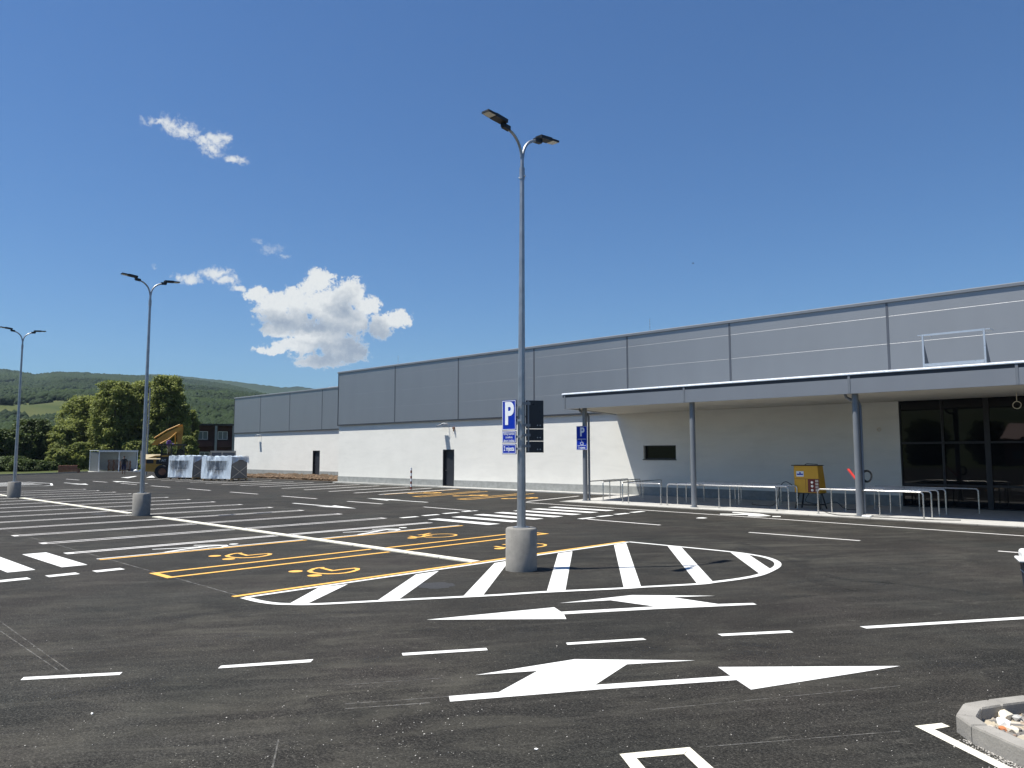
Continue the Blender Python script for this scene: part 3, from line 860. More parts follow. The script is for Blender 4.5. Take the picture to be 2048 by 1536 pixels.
for k in range(26):
    pass
for q, r in (((198,1028),0.32), ((250,1075),0.34)):
    c0 = g2(*q); mb.flat(ell(c0, r, r*0.8), 0.003)
mb.build('asphalt_patch', M['patch'], LOT)

# faint tyre arcs
def mat_tyre():
    m, t, b = base_mat('tyre_smudge')
    b.inputs['Base Color'].default_value = (0.010, 0.010, 0.010, 1); b.inputs['Roughness'].default_value = 0.7
    tr = t.n('ShaderNodeBsdfTransparent'); mx = t.n('ShaderNodeMixShader')
    n = t.noise(pos(t), 1.3, 5, 0.7); n2 = t.noise(pos(t), 40, 2)
    t.l(t.math('MULTIPLY', t.mapr(n, 0.42, 0.66, 0.0, 0.3), t.mapr(n2, 0.35, 0.6, 0.3, 1)), mx.inputs[0])
    out = m.node_tree.nodes['Material Output']
    t.l(tr.outputs[0], mx.inputs[1]); t.l(b.outputs[0], mx.inputs[2]); t.l(mx.outputs[0], out.inputs[0])
    return m
M['tyre'] = mat_tyre()
zz = 0.0022
for pts in ([(1980,1190),(1800,1168),(1650,1150),(1500,1090),(1300,1062),(1100,1045)], [(1990,1215),(1780,1188),(1620,1160),(1480,1095)], [(0,1330),(300,1290),(700,1262),(1200,1262),(1600,1300)],
            [(0,1410),(400,1352),(900,1310),(1400,1300),(1800,1340)], [(200,1240),(700,1225),(1200,1222),(1700,1180),(1950,1120)], [(1750,1345),(1850,1330),(1960,1330)]):
    mb = MB(); mb.strip(smooth_line([g2(*q) for q in pts], 8), 0.2, zz); mb.build('tyre_mark', M['tyre'], LOT); zz += 0.0002

# kerb along the far edge of the car park
mb = MB()
ed = [(-74,-60), (-84, 10), g2(0, 951), g2(95, 948), g2(176, 944.6)]
for a, b in zip(ed[:-1], ed[1:]):
    a = Vector((*a, 0)); b = Vector((*b, 0)); d = (b-a).normalized(); n = Vector((d.y, -d.x, 0))
    if n.x > 0: n = -n
    L = (b-a).length; k = 0
    while k < L:
        e = min(L, k+1.0)
        mb.prism([( *(a+d*(k+0.01)).xy, ), ( *(a+d*e).xy, ), ( *(a+d*e+n*0.15).xy, ), ( *(a+d*(k+0.01)+n*0.15).xy, )], -0.05, 0.12, 'z'); k = e
tag(mb.build('kerb', M['kerb']), kind='structure')

# pavement under the canopy, apron along the shop wall
mb = MB()
pv = [(40, 25.8), (-21.9, 25.8), (-21.99, 26.75), (-22.85, 31.48), (-22.9, 32.45), (40, 32.45)]
mb.prism([(p[0], p[1]) for p in pv], -0.3, 0.03, 'z')
tag(mb.build('pavement', M['pave']), kind='structure')
mb = MB()
x = -21.9
while x < 39:
    mb.bbox(x+0.006, 25.72, -0.1, x+0.994, 25.795, 0.034, 0.008); x += 1.0
tag(mb.build('kerb', M['kerb']), kind='structure')
mb = MB()
ap = [(-22.95, 31.52), (-36.2, 31.5), (-37.6, 32.0), (-49.3, 32.0), (-49.3, 32.42), (-22.95, 32.42)]
mb.prism(ap, -0.2, 0.05, 'z')
tag(mb.build('pavement', M['pave']), kind='structure')

# bare earth strip beside the rear wing
nx, ny = 90, 28
xs = np.linspace(-72.5, -49.4, nx); ys = np.linspace(33.2, 40.25, ny)
V = []; 
for y in ys:
    for x in xs:
        ex = min(1, (y-33.2)/0.9, (x+72.5)/0.8); ex = max(0, ex)
        V.append((x, y, -0.03+ex*(0.10+0.10*math.sin(x*1.9+y)*math.sin(y*1.3-x*0.6))+ex*random.uniform(-0.09, 0.10)))
F = [(j*nx+i, j*nx+i+1, (j+1)*nx+i+1, (j+1)*nx+i) for j in range(ny-1) for i in range(nx-1)]
tag(np_mesh('soil', np.array(V), np.array(F), M['earth']), kind='structure')
#@@END

#@@SECTION shop
# ------------------------------------------------------------------ the shop
SHOP = tag(empty('store_building', (-25, 32.4, 0)), 'long white store with grey metal parapet, canopy and dark glazed entrance', 'store')
WY = 32.4
def sp(mb, name, mat, parent=None, label=None, pieces=False):
    """child of the shop; geometry given in world coordinates"""
    for i, v in enumerate(mb.v):
        mb.v[i] = (v[0]+25, v[1]-32.4, v[2])
    pr = SHOP if parent is None else parent
    if pieces: return build_pieces(mb, name, mat, pr)
    o = mb.build(name, mat, pr)
    if label: o['label'] = label
    return o

# masonry with openings (front face at WY, 0.3 thick) + back volumes
mb = MB()
def wall_run(mb, x0, x1, y, z0, z1, holes, th=0.35):
    """wall between x0..x1 with rectangular holes (hx0,hx1,hz0,hz1)"""
    xs = sorted({x0, x1, *[h[0] for h in holes], *[h[1] for h in holes]})
    for a, b in zip(xs[:-1], xs[1:]):
        cuts = [(h[2], h[3]) for h in holes if h[0] <= a and h[1] >= b]
        z = z0
        for c, d in sorted(cuts):
            if c > z: mb.box(a, y, z, b, y+th, c)
            z = d
        if z < z1: mb.box(a, y, z, b, y+th, z1)
DOOR = (-37.34, -36.26, 0.05, 2.37)
WIN = (-22.02, -20.15, 1.82, 2.5)
GLZ = (-9.97, 3.5, 0.03, 4.3)
wall_run(mb, -49.2, 12.0, WY, 0.45, 4.32, [(DOOR[0], DOOR[1], 0.45, DOOR[3]), WIN, (GLZ[0], GLZ[1], 0.45, GLZ[3])])
mb.box(-49.2, WY+0.35, 0, -48.9, 74, 8.1); mb.box(11.7, WY+0.35, 0, 12.0, 74, 8.1)
sp(mb, 'wall', M['render'])
mb = MB()
PY = WY - 0.02
for a, b in ((-49.22, DOOR[0]), (DOOR[1], GLZ[0]), (GLZ[1], 12.0)):
    mb.box(a, PY, -0.2, b, WY+0.34, 0.45)
sp(mb, 'plinth', M['plinth'], pieces=True)
# rear wing
RY = 40.3
mb = MB()
RD = (-65.62, -64.38, 0.05, 2.42)
wall_run(mb, -81.9, -49.2, RY, 0.45, 4.5, [(RD[0], RD[1], 0.45, RD[3])])
mb.box(-81.9, RY+0.35, 0, -81.6, 74, 8.2)
sp(mb, 'wall', M['render'], label='white rendered wall of the rear wing')
mb = MB(); mb.box(-81.92, RY-0.02, -0.2, RD[0], RY+0.34, 0.45); mb.box(RD[1], RY-0.02, -0.2, -49.25, RY+0.34, 0.45)
sp(mb, 'plinth', M['plinth'], pieces=True)
mb = MB(); mb.box(-49.0, WY+0.2, 7.75, 11.8, 74, 7.95); mb.box(-81.7, RY+0.2, 7.95, -49.2, 74, 8.1); mb.box(-81.7, 73.8, 0, 11.8, 74, 7.7)
sp(mb, 'roof', M['cope'])

def cladding(x0, x1, y, z0, z1, seams, bands, th=0.12, parent=None, mat='clad', g=0.016, d=0.005):
    """metal sandwich panels: V joints along, cover strips across"""
    prof = [(y, z0)]
    for z in bands:
        prof += [(y, z-g), (y+d, z-g*0.25), (y+d, z-g*0.12), (y, z)]
    prof += [(y, z1), (y+th, z1), (y+th, z0)]
    mb = MB(); mb.prism(prof, x0, x1, 'x')
    o = sp(mb, 'parapet_cladding', M[mat], parent)
    mb = MB()
    for x in seams: mb.box(x-0.045, y-0.012, z0+0.004, x+0.045, y+0.01, z1-0.004)
    for v in range(len(mb.v)): mb.v[v] = (mb.v[v][0]+25, mb.v[v][1]-32.4, mb.v[v][2])
    build_pieces(mb, 'joint_strip', M['joint'], o)
    return o
CY = WY-0.10
cl1 = cladding(-49.2, 12.0, CY, 4.28, 8.12, [-42.3,-35.8,-29.35,-22.86,-17.1,-10.2,-3.6,3,9], [5.36, 6.47, 7.58])
cl2 = cladding(-81.9, -49.25, RY-0.10, 4.45, 8.26, [-76.0,-70.0,-64.0,-58,-52], [5.5, 6.6, 7.65])
# corner trims, drip edge and coping
mb = MB(); mb.box(-49.26, CY-0.02, 4.26, -49.2, CY+0.3, 8.12); mb.box(-81.96, RY-0.12, 4.43, -81.9, RY+0.2, 8.26)
sp(mb, 'corner_trim', M['darktrim'], pieces=True)
mb = MB(); mb.box(-49.26, CY-0.035, 4.19, -23.56, CY+0.1, 4.277); mb.box(-81.96, RY-0.135, 4.36, -49.3, RY, 4.447)
sp(mb, 'drip_edge', M['darktrim'], pieces=True)
mb = MB()
for (a, b, y, z) in ((-49.3, 12.0, CY, 8.12), (-81.98, -49.25, RY-0.10, 8.26)):
    mb.prism([(y-0.06, z+0.006), (y-0.06, z+0.112), (y-0.02, z+0.14), (y+0.35, z+0.13), (y+0.35, z+0.006)], a, b, 'x')
sp(mb, 'coping', M['cope'], pieces=True)
# side returns of the main parapet
mb = MB(); mb.box(-49.2, CY+0.13, 4.3, -49.08, 60, 8.1); sp(mb, 'parapet_return', M['clad'])

# doors
def shop_door(D, y, label):
    mb = MB(); x0, x1, z0, z1 = D
    mb.box(x0+0.06, y+0.16, z0+0.02, x1-0.06, y+0.21, z1-0.06)
    d = sp(mb, 'door', M['door'], label=label)
    fr = MB()
    fr.box(x0, y-0.008, z0-0.05, x0+0.058, y+0.22, z1); fr.box(x1-0.058, y-0.008, z0-0.05, x1, y+0.22, z1); fr.box(x0+0.06, y-0.008, z1-0.058, x1-0.06, y+0.22, z1)
    fr.v = [(a+25, b-32.4, c) for a, b, c in fr.v]; fr.build('frame', M['door'], d)
    h = MB(); h.tube([(x0+0.14, y+0.15, 1.05), (x0+0.14, y+0.10, 1.05), (x0+0.26, y+0.10, 1.05)], 0.012, 8)
    h.v = [(a+25, b-32.4, c) for a, b, c in h.v]; h.build('handle', M['steel'], d)
    st = MB(); st.box(x0-0.1, y-0.55, -0.02, x1+0.1, y-0.03, 0.062); sp(st, 'door_step', M['pave'])
    # reveal backing
    bk = MB(); bk.box(x0-0.05, y+0.36, 0, x1+0.05, y+0.40, z1+0.1); sp(bk, 'reveal', M['darktrim'])
shop_door(DOOR, WY, 'dark metal door in the long white wall')
shop_door(RD, RY, 'dark metal door of the rear wing')

# ribbon window
mb = MB(); mb.box(WIN[0]+0.02, WY+0.19, WIN[2]+0.02, WIN[1]-0.02, WY+0.21, WIN[3]-0.02)
w = sp(mb, 'window', M['glass'])
fr = MB()
x0, x1, z0, z1 = WIN
fr.box(x0, WY+0.15, z0, x0+0.05, WY+0.24, z1); fr.box(x1-0.05, WY+0.15, z0, x1, WY+0.24, z1)
fr.box(x0+0.052, WY+0.15, z1-0.05, x1-0.052, WY+0.24, z1); fr.box(x0+0.052, WY+0.15, z0, x1-0.052, WY+0.24, z0+0.05)
fr.box(x0-0.03, WY-0.05, z0-0.045, x1+0.03, WY+0.145, z0-0.003)
fr.v = [(a+25, b-32.4, c) for a, b, c in fr.v]; fr.build('frame', M['black'], w)

# glazed entrance
mb = MB(); 
xs = [-9.97, -8.46, -6.98, -5.55, -4.0, -2.45, -0.9, 0.65, 2.1, 3.5]
gy = WY+0.10
gz = MB()
for a, b in zip(xs[:-1], xs[1:]):
    for c, d in ((0.05, 0.86), (0.92, 2.46), (2.54, 4.24)):
        gz.box(a+0.04, gy, c, b-0.04, gy+0.02, d)
G = sp(gz, 'entrance_glazing', M['glass'])
fr = MB()
for i, x in enumerate(xs):
    w2 = 0.09 if i == 2 else 0.04
    fr.box(x-w2, gy-0.06, 0.03, x+w2, gy+0.07, 4.3)
for z in (0.04, 0.89, 2.5, 4.26):
    for a, b in zip(xs[:-1], xs[1:]):
        fr.box(a+0.04, gy-0.05, z-0.035, b-0.04, gy+0.06, z+0.035)
fr.v = [(a+25, b-32.4, c) for a, b, c in fr.v]; fr.build('frame', M['black'], G)
mb = MB(); mb.box(-9.97, gy+0.12, 0, 3.5, gy+0.16, 4.3); sp(mb, 'reveal', M['black'])

# canopy
CF = 26.15
cv = [(-22.05, CF), (-23.68, WY-0.13), (12, WY-0.13), (12, CF)]
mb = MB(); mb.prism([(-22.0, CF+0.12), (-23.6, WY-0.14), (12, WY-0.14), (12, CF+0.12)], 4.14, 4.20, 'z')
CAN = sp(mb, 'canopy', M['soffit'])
mb = MB(); mb.prism([(-22.0, CF+0.12), (-23.6, WY-0.14), (12, WY-0.14), (12, CF+0.12)], 4.60, 4.68, 'z')
def cp(mb, name, mat):
    mb.v = [(a+25, b-32.4, c) for a, b, c in mb.v]; return mb.build(name, mat, CAN)
cp(mb, 'canopy_roof', M['cope'])
mb = MB(); mb.box(-22.05, CF, 4.08, 12, CF+0.11, 4.58)
mb.prism([(-22.05, CF+0.114), (-21.95, CF+0.114), (-23.58, WY-0.12), (-23.68, WY-0.12)], 4.10, 4.66, 'z')
fa = cp(mb, 'fascia', M['fascia'])
mb = MB(); mb.box(-22.05, CF+0.02, 4.583, 12, CF+0.11, 4.70); cp(mb, 'shadow_gap', M['darktrim'])
mb = MB(); mb.prism([(CF-0.03, 4.703), (CF-0.03, 4.73), (CF+0.04, 4.785), (CF+0.3, 4.79), (CF+0.3, 4.705)], -22.08, 12, 'x'); cp(mb, 'canopy_coping', M['aluminium'])
mb = MB()
for x in (-21.92, -15.85, -9.55, -4.78, 1.4, 7.6): mb.box(x-0.04, CF-0.012, 4.084, x+0.04, CF+0.004, 4.69)
mb.v = [(a+25, b-32.4, c) for a, b, c in mb.v]; build_pieces(mb, 'fascia_joint', M['cope'], CAN)
def column(x, y, pipe):
    mb = MB(); mb.tube([(x, y, 0.02), (x, y, 4.12)], 0.105, 20)
    mb.tube([(x, y, 0.03), (x, y, 0.05)], 0.16, 20)
    c = cp(mb, 'column', M['colgrey'])
    if pipe:
        mb = MB(); mb.tube([(x-0.35, y+0.05, 4.13), (x-0.33, y+0.1, 4.0), (x-0.2, y+0.17, 3.9), (x+0.02, y+0.2, 3.86), (x+0.09, y+0.17, 3.7), (x+0.09, y+0.17, 0.05)], 0.05, 12)
        mb.v = [(a+25, b-32.4, c2) for a, b, c2 in mb.v]; mb.build('downpipe', M['colgrey'], c)
column(-21.35, 26.85, True); column(-15.68, 26.45, False); column(-9.48, 26.45, True); column(-3.2, 26.45, False); column(3.0, 26.45, False)

# steel frame for a sign, standing on the canopy
SF = tag(empty('sign_frame', (-6.6, 27.0, 4.72)), 'empty aluminium sign frame standing on the canopy edge', 'frame')
mb = MB()
x0, x1, zt = -0.87, 0.87, 1.22
mb.box(x0-0.025, -0.025, 0.03, x0+0.025, 0.025, zt); mb.box(x1-0.025, -0.025, 0.03, x1+0.025, 0.025, zt)
build_pieces(mb, 'upright', M['aluminium'], SF)
mb = MB(); mb.box(x0+0.03, -0.03, zt-0.06, x1-0.03, 0.03, zt); mb.build('top_rail', M['aluminium'], SF)
mb = MB(); mb.box(x0+0.03, -0.03, 0.16, x1-0.03, 0.03, 0.26); mb.build('bottom_rail', M['aluminium'], SF)
for x in (x0, x1):
    mb = MB()
    mb.prism([(0.03, 0.06), (0.62, 0.06), (0.6, 0.12), (0.03, zt-0.3)], x-0.022, x+0.022, 'x'); mb.build('gusset', M['cope'], SF)
    mb = MB(); mb.box(x-0.12, -0.1, 0.0, x+0.12, 0.66, 0.045); mb.build('foot_plate', M['darktrim'], SF)
    mb = MB(); mb.box(x-0.16, 0.02, zt-0.03, x+0.16, 0.5, zt+0.0); mb.build('cap_bracket', M['aluminium'], SF)

# wall lights
def wall_light(x, y, z, label):
    r = tag(empty('wall_light', (x, y, z)), label, 'wall light', 'floodlights on the white walls')
    mb = MB(); mb.tube([(0.12, 0, 0.02), (0.12, -0.16, 0.08), (0.05, -0.3, 0.1), (-0.12, -0.36, 0.08)], 0.022, 8); mb.build('arm', M['whiteplastic'], r)
    mb = MB(); T = Matrix.Translation((-0.22, -0.40, 0.0)) @ Matrix.Rotation(math.radians(24), 4, 'X') @ Matrix.Rotation(math.radians(-8), 4, 'Y')
    mb.bbox(-0.2, -0.17, -0.025, 0.2, 0.17, 0.025, 0.008, T); h = mb.build('lamp_head', M['cope'], r)
    mb = MB(); mb.box(-0.17, -0.14, -0.031, 0.17, 0.14, -0.0255, T); mb.build('lens', M['sheddark'], h)
    mb = MB(); mb.bbox(0.07, -0.02, -0.08, 0.17, 0.0, 0.08, 0.005); mb.build('wall_plate', M['whiteplastic'], r)
wall_light(-36.95, WY, 3.93, 'tilted floodlight over the door of the long white wall')
wall_light(-76.0, RY, 4.05, 'small floodlight on the far rear wing wall')
mb = MB(); mb.bbox(-36.33, WY-0.12, 3.66, -36.2, WY-0.003, 3.78, 0.01); mb.bbox(-36.24, WY-0.14, 3.5, -36.18, WY-0.09, 3.7, 0.01)
tag(mb.build('alarm_sounder', M['brownwood']), 'small brown alarm box beside the wall floodlight', 'alarm')

# roof unit on the rear wing and lightning rods
c = vy(668, 766, 47.0)
RU = tag(empty('roof_vent', (-70.2, 47.0, 8.12)), 'silver hooded roof vent beside the taller parapet', 'roof vent')
mb = MB()
pr = [(-0.9, 0), (-0.9, 0.75)] + [(-0.9+0.75*(1-math.cos(a)), 0.75+0.55*math.sin(a)) for a in np.linspace(0.2, PI/2, 6)] + [(1.6, 1.28), (1.6, 0)]
mb.prism(pr, -0.8, 0.8, 'y'); mb.build('hood', M['aluminium'], RU)
mb = MB(); mb.box(0.3, -0.82, 0.25, 1.5, -0.805, 1.0); mb.build('grille', M['darktrim'], RU)
ruw = vy(672, 777, 47.0); RU.location = (float(ruw[0]), 47.0, 8.1)
for i, (px, py) in enumerate(((796, 727), (1300, 668))):
    q = vy(px, py, WY+0.1)
    mb = MB(); mb.tube([(float(q[0]), WY+0.1, 8.2), (float(q[0]), WY+0.1, 8.9)], 0.014, 6)
    mb.tube([(float(q[0]), WY+0.1, 8.24), (float(q[0]), WY+0.1, 8.30)], 0.03, 6)
    tag(mb.build('lightning_rod', M['steel']), ['thin lightning rod on the parapet left of the near lamp', 'thin lightning rod on the parapet right of the near lamp'][i], 'lightning rod', 'lightning rods on the parapet')
#@@END

#@@SECTION furniture
# ------------------------------------------------------------------ street lamps
def make_lamp():
    r = empty('street_lamp')
    mb = MB(); mb.lathe([(0.285, 0.0), (0.285, 0.735), (0.265, 0.76)], 40); mb.build('base', M['concrete'], r)
    mb = MB(); mb.tube([(0, 0, 0.75), (0, 0, 4.0), (0, 0, 7.35)], [0.082, 0.062, 0.042], 8, smooth=False)
    mb.build('pole', M['galv'], r)
    mb = MB(); mb.tube([(0, 0, 7.28), (0, 0, 7.5)], 0.052, 12); mb.tube([(0.0, 0, 7.30), (0.085, 0, 7.33)], 0.012, 6); mb.tube([(0.0, 0, 7.30), (-0.085, 0, 7.33)], 0.012, 6); mb.build('collar', M['galv'], r)
    mb = MB(); mb.tube([(0, 0, 7.45), (0, 0, 7.72)], 0.036, 12); mb.build('pole_sleeve', M['galv'], r)
    mb = MB(); mb.tube([(0, 0, 0.762), (0, 0, 0.775)], 0.16, 8); mb.build('base_plate', M['galv'], r)
    for s in (-1, 1):
        T = Matrix.Diagonal((1, s, 1, 1))
        pts = []
        R_ = 0.44
        for k in range(9):
            a = math.radians(76)*k/8
            pts.append((0, s*(0.02+R_*(1-math.cos(a))), 7.70+R_*1.02*math.sin(a)))
        e = pts[-1]; pts.append((0, e[1]+s*0.10, e[2]+0.028))
        mb = MB(); mb.tube(pts, 0.028, 10); mb.build('arm', M['galv'], r)
        e = Vector(pts[-1]); tilt = math.radians(5)
        def H(y, z, x): return (x, e.y+s*(y*math.cos(tilt)-z*math.sin(tilt)), e.z+y*math.sin(tilt)+z*math.cos(tilt))
        def hbox(mb, y0, y1, z0, z1, w0, w1=None):
            w1 = w0 if w1 is None else w1
            vs = [H(y0,z0,-w0),H(y0,z0,w0),H(y1,z0,w1),H(y1,z0,-w1),H(y0,z1,-w0),H(y0,z1,w0),H(y1,z1,w1),H(y1,z1,-w1)]
            mb.add(vs, [(0,3,2,1),(4,5,6,7),(0,1,5,4),(1,2,6,5),(2,3,7,6),(3,0,4,7)])
        mb = MB()
        hbox(mb, -0.10, 0.07, -0.042, 0.042, 0.04)
        hbox(mb, 0.02, 0.09, -0.02, 0.09, 0.04)
        hbox(mb, 0.02, 0.33, 0.05, 0.115, 0.082, 0.09)
        hbox(mb, 0.332, 0.54, 0.062, 0.098, 0.098, 0.09)
        h = mb.build('lamp_head', M['lampblack'], r)
        mb = MB(); hbox(mb, 0.348, 0.525, 0.0545, 0.0615, 0.084, 0.077); mb.build('lens', M['lens'], h)
    return r
lamp0 = make_lamp()
LAMPS = [((-9.68, 10.29), 'nearest and tallest double armed street lamp with parking signs on its pole'),
         ((-27.61, 10.31), 'double armed street lamp in front of the excavator, middle one of the row'),
         ((-43.6, 10.27), 'farthest double armed street lamp at the left edge of the photo')]
for i, (p, lb) in enumerate(LAMPS):
    o = lamp0 if i == 0 else copy_tree(lamp0)
    o.location = (p[0], p[1], 0); tag(o, lb, 'street lamp', 'double armed street lamps along the centre line')
lamp0.rotation_euler = (0, math.radians(0.35), 0)

# ------------------------------------------------------------------ signs
def plate(name, w, z0, z1, T, parent, front='signblue', back='signback', border=True):
    mb = MB(); mb.bbox(-w/2, 0, z0, w/2, 0.012, z1, 0.004, T); o = mb.build(name, M[back], parent)
    f = MB(); f.box(-w/2+0.004, -0.004, z0+0.004, w/2-0.004, -0.001, z1-0.004, T); f.build('face', M[front], o)
    if border:
        b = MB(); e = 0.012; t = 0.01
        for x0, x1, a, c in ((-w/2+e, w/2-e, z0+e, z0+e+t), (-w/2+e, w/2-e, z1-e-t, z1-e), (-w/2+e, -w/2+e+t, z0+e+t, z1-e-t), (w/2-e-t, w/2-e, z0+e+t, z1-e-t)):
            b.box(x0, -0.007, a, x1, -0.0045, c, T)
        b.build('border', M['signwhite'], o)
    return o
def letters(T, body, size, x, z, parent, sx=1.0, bold=0.0):
    Mt = T @ Matrix.Translation((x, -0.006, z)) @ Matrix.Rotation(PI/2, 4, 'X')
    return text_mesh('lettering', body, size, Mt, M['signwhite'], parent, sx=sx, bold=bold)
# blue sign on the near lamp, facing the lane
def dir_rz(d): return math.atan2(d[1], d[0])
S1 = tag(empty('parking_sign', (-9.865, 10.17, 2.09), 0.0), 'blue parking sign with white P and 2 mjesta on the near lamp pole', 'sign')
T0 = Matrix.Identity(4)
W = 0.36
a = plate('sign_plate', W, 0.44, 1.0, T0, S1); letters(T0, 'P', 0.56, 0.0, 0.73, a, 0.80, 0.022)
a = plate('sign_plate', W, 0.205, 0.425, T0, S1)
for k, tx in enumerate(('Parking rezervisan', 'za osobe sa', 'djecom i trudnice')): letters(T0, tx, 0.062, 0, 0.375-0.062*k, a, 0.62)
a = plate('sign_plate', W, 0.0, 0.19, T0, S1); letters(T0, '2 mjesta', 0.12, 0, 0.10, a, 0.66, 0.002)
mb = MB()
for z in (0.1, 0.32, 0.62, 0.9): mb.box(0.09, 0.013, z-0.02, 0.30, 0.035, z+0.02)
build_pieces(mb, 'clamp', M['galv'], S1)
# second sign, seen from behind
ang = math.atan2(0.80, 0.60)
S2 = tag(empty('parking_sign', (-9.50, 10.47, 2.12), ang+PI), 'dark back of a three plate sign on the near lamp pole', 'sign')
for z0, z1 in ((0.44, 0.96), (0.215, 0.43), (0.0, 0.205)):
    a = plate('sign_plate', 0.33, z0, z1, T0, S2)
    mb = MB()
    for x in (-0.10, -0.05): mb.tube([(x, 0.013, z0+0.06), (x, 0.02, z0+0.06)], 0.012, 8)
    build_pieces(mb, 'rivet', M['galv'], a)
mb = MB(); mb.box(0.11, 0.014, 0.02, 0.14, 0.04, 0.95)
for z in (0.12, 0.32, 0.5, 0.9): mb.box(0.09, 0.042, z-0.025, 0.24, 0.06, z+0.025)
mb.build('clamp', M['cope'], S2)
# sign on the first canopy column
q = at(1165, 875, float((np.array([-21.35, 26.7, 0]) - EYE) @ _fw))
S3 = tag(empty('parking_sign', (float(q[0]), float(q[1])-0.05, 2.26), 0.12), 'small blue parking sign with wheelchair symbol on the canopy column', 'sign')
a = plate('sign_plate', 0.56, 0.0, 1.06, T0, S3)
letters(T0, 'P', 0.52, 0.02, 0.78, a, 0.85, 0.02)
mb = MB(); mb.box(-0.22, -0.007, 0.47, 0.22, -0.0045, 0.49); mb.box(-0.22, -0.007, 0.19, 0.22, -0.0045, 0.205); build_pieces(mb, 'border', M['signwhite'], a)
mb = MB()
rg = [(0.0+0.075*math.cos(b), 0.30+0.075*math.sin(b)) for b in np.linspace(math.radians(150), math.radians(400), 14)]
for (xa, za), (xb, zb) in zip(rg[:-1], rg[1:]): mb.beam((xa, -0.0055, za), (xb, -0.0055, zb), 0.003, 0.018, (1, 0, 0)) if False else mb.beam((xa, -0.0055, za), (xb, -0.0055, zb), 0.018, 0.003, (0, 1, 0))
for A, B in (((-0.015, 0.42), (-0.005, 0.33)), ((-0.005, 0.33), (0.06, 0.33)), ((0.06, 0.33), (0.085, 0.24)), ((-0.01, 0.38), (0.04, 0.38))):
    mb.beam((A[0], -0.0055, A[1]), (B[0], -0.0055, B[1]), 0.018, 0.003, (0, 1, 0))
mb.tube([(-0.018, -0.004, 0.445), (-0.018, -0.007, 0.445)], 0.018, 12)
mb.build('wheelchair_symbol', M['signwhite'], a)
letters(T0, '3 mjesta', 0.13, 0, 0.10, a, 0.8, 0.003)
mb = MB(); mb.box(0.02, 0.014, 0.2, 0.24, 0.05, 0.25); mb.box(0.02, 0.014, 0.8, 0.24, 0.05, 0.85); build_pieces(mb, 'clamp', M['galv'], S3)

# ------------------------------------------------------------------ trolley rails under the canopy
def rail(a, b, mids, label, z=0.875):
    a = Vector((*a, 0)); b = Vector((*b, 0)); d = (b-a).normalized()
    r = tag(empty('trolley_rail', (a.x, a.y, 0.03)), label, 'rail', 'stainless rails of the trolley bay')
    L = (b-a).length; R_ = 0.09; H_ = z-0.03
    pts = [(0, 0, 0), (0, 0, H_-R_)]
    for k in range(1, 6):
        t = PI/2*k/5; pts.append((*(d*(R_*(1-math.cos(t)))).xy, H_-R_+R_*math.sin(t)))
    for k in range(0, 6):
        t = PI/2*k/5; pts.append((*(d*(L-R_+R_*math.sin(t))).xy, H_-R_+R_*math.cos(t)))
    pts.append((*(d*L).xy, 0))
    mb = MB(); mb.tube(pts, 0.0245, 10); mb.build('handrail', M['steel'], r)
    mb = MB(); mb.tube([(0,0,0),(0,0,0.012)], 0.055, 14); mb.tube([(*(d*L).xy,0),(*(d*L).xy,0.012)], 0.055, 14); mb.build('foot_flange', M['steel'], r)
    for m in mids:
        mb = MB(); q = d*(L*m); mb.tube([(q.x,q.y,0),(q.x,q.y,H_-0.02)], 0.0215, 10); mb.tube([(q.x,q.y,0),(q.x,q.y,0.012)], 0.055, 14); mb.build('post', M['steel'], r)
RA = [((-21.3,27.1),(-22.0,31.0),(0.5,),'outermost stainless rail next to the signed canopy column'),
      ((-20.6,27.15),(-21.3,31.0),(0.45,),'second slanted stainless rail beside the signed canopy column'),
      ((-19.45,27.0),(-20.1,31.0),(0.5,),'third slanted stainless rail below the ribbon window'),
      ((-18.97,26.75),(-17.38,26.75),(),'short front rail left of the middle canopy column'),
      ((-17.05,26.7),(-12.46,26.7),(0.5,),'front rail behind the middle canopy column'),
      ((-17.1,27.55),(-12.42,27.6),(0.5,),'second rail from the front behind the middle canopy column'),
      ((-17.2,28.4),(-12.45,28.42),(0.5,),'third rail from the front, reaching the yellow cabinet'),
      ((-17.3,29.3),(-13.6,29.3),(0.5,),'fourth rail from the front, left of the yellow cabinet'),
      ((-17.4,30.2),(-13.9,30.2),(0.5,),'rail closest to the wall left of the yellow cabinet'),
      ((-10.88,26.5),(-7.55,26.5),(0.44,),'front rail at the right canopy column'),
      ((-10.75,27.35),(-7.55,27.35),(0.5,),'second rail from the front at the right canopy column'),
      ((-10.6,28.25),(-7.58,28.25),(0.5,),'third rail from the front at the right canopy column'),
      ((-10.5,29.15),(-7.6,29.15),(0.5,),'fourth rail from the front in front of the glazing'),
      ((-10.3,30.3),(-6.88,30.3),(0.45,),'rearmost rail in front of the dark glazing')]
for a, b, m, lb in RA: rail(a, b, m, lb)

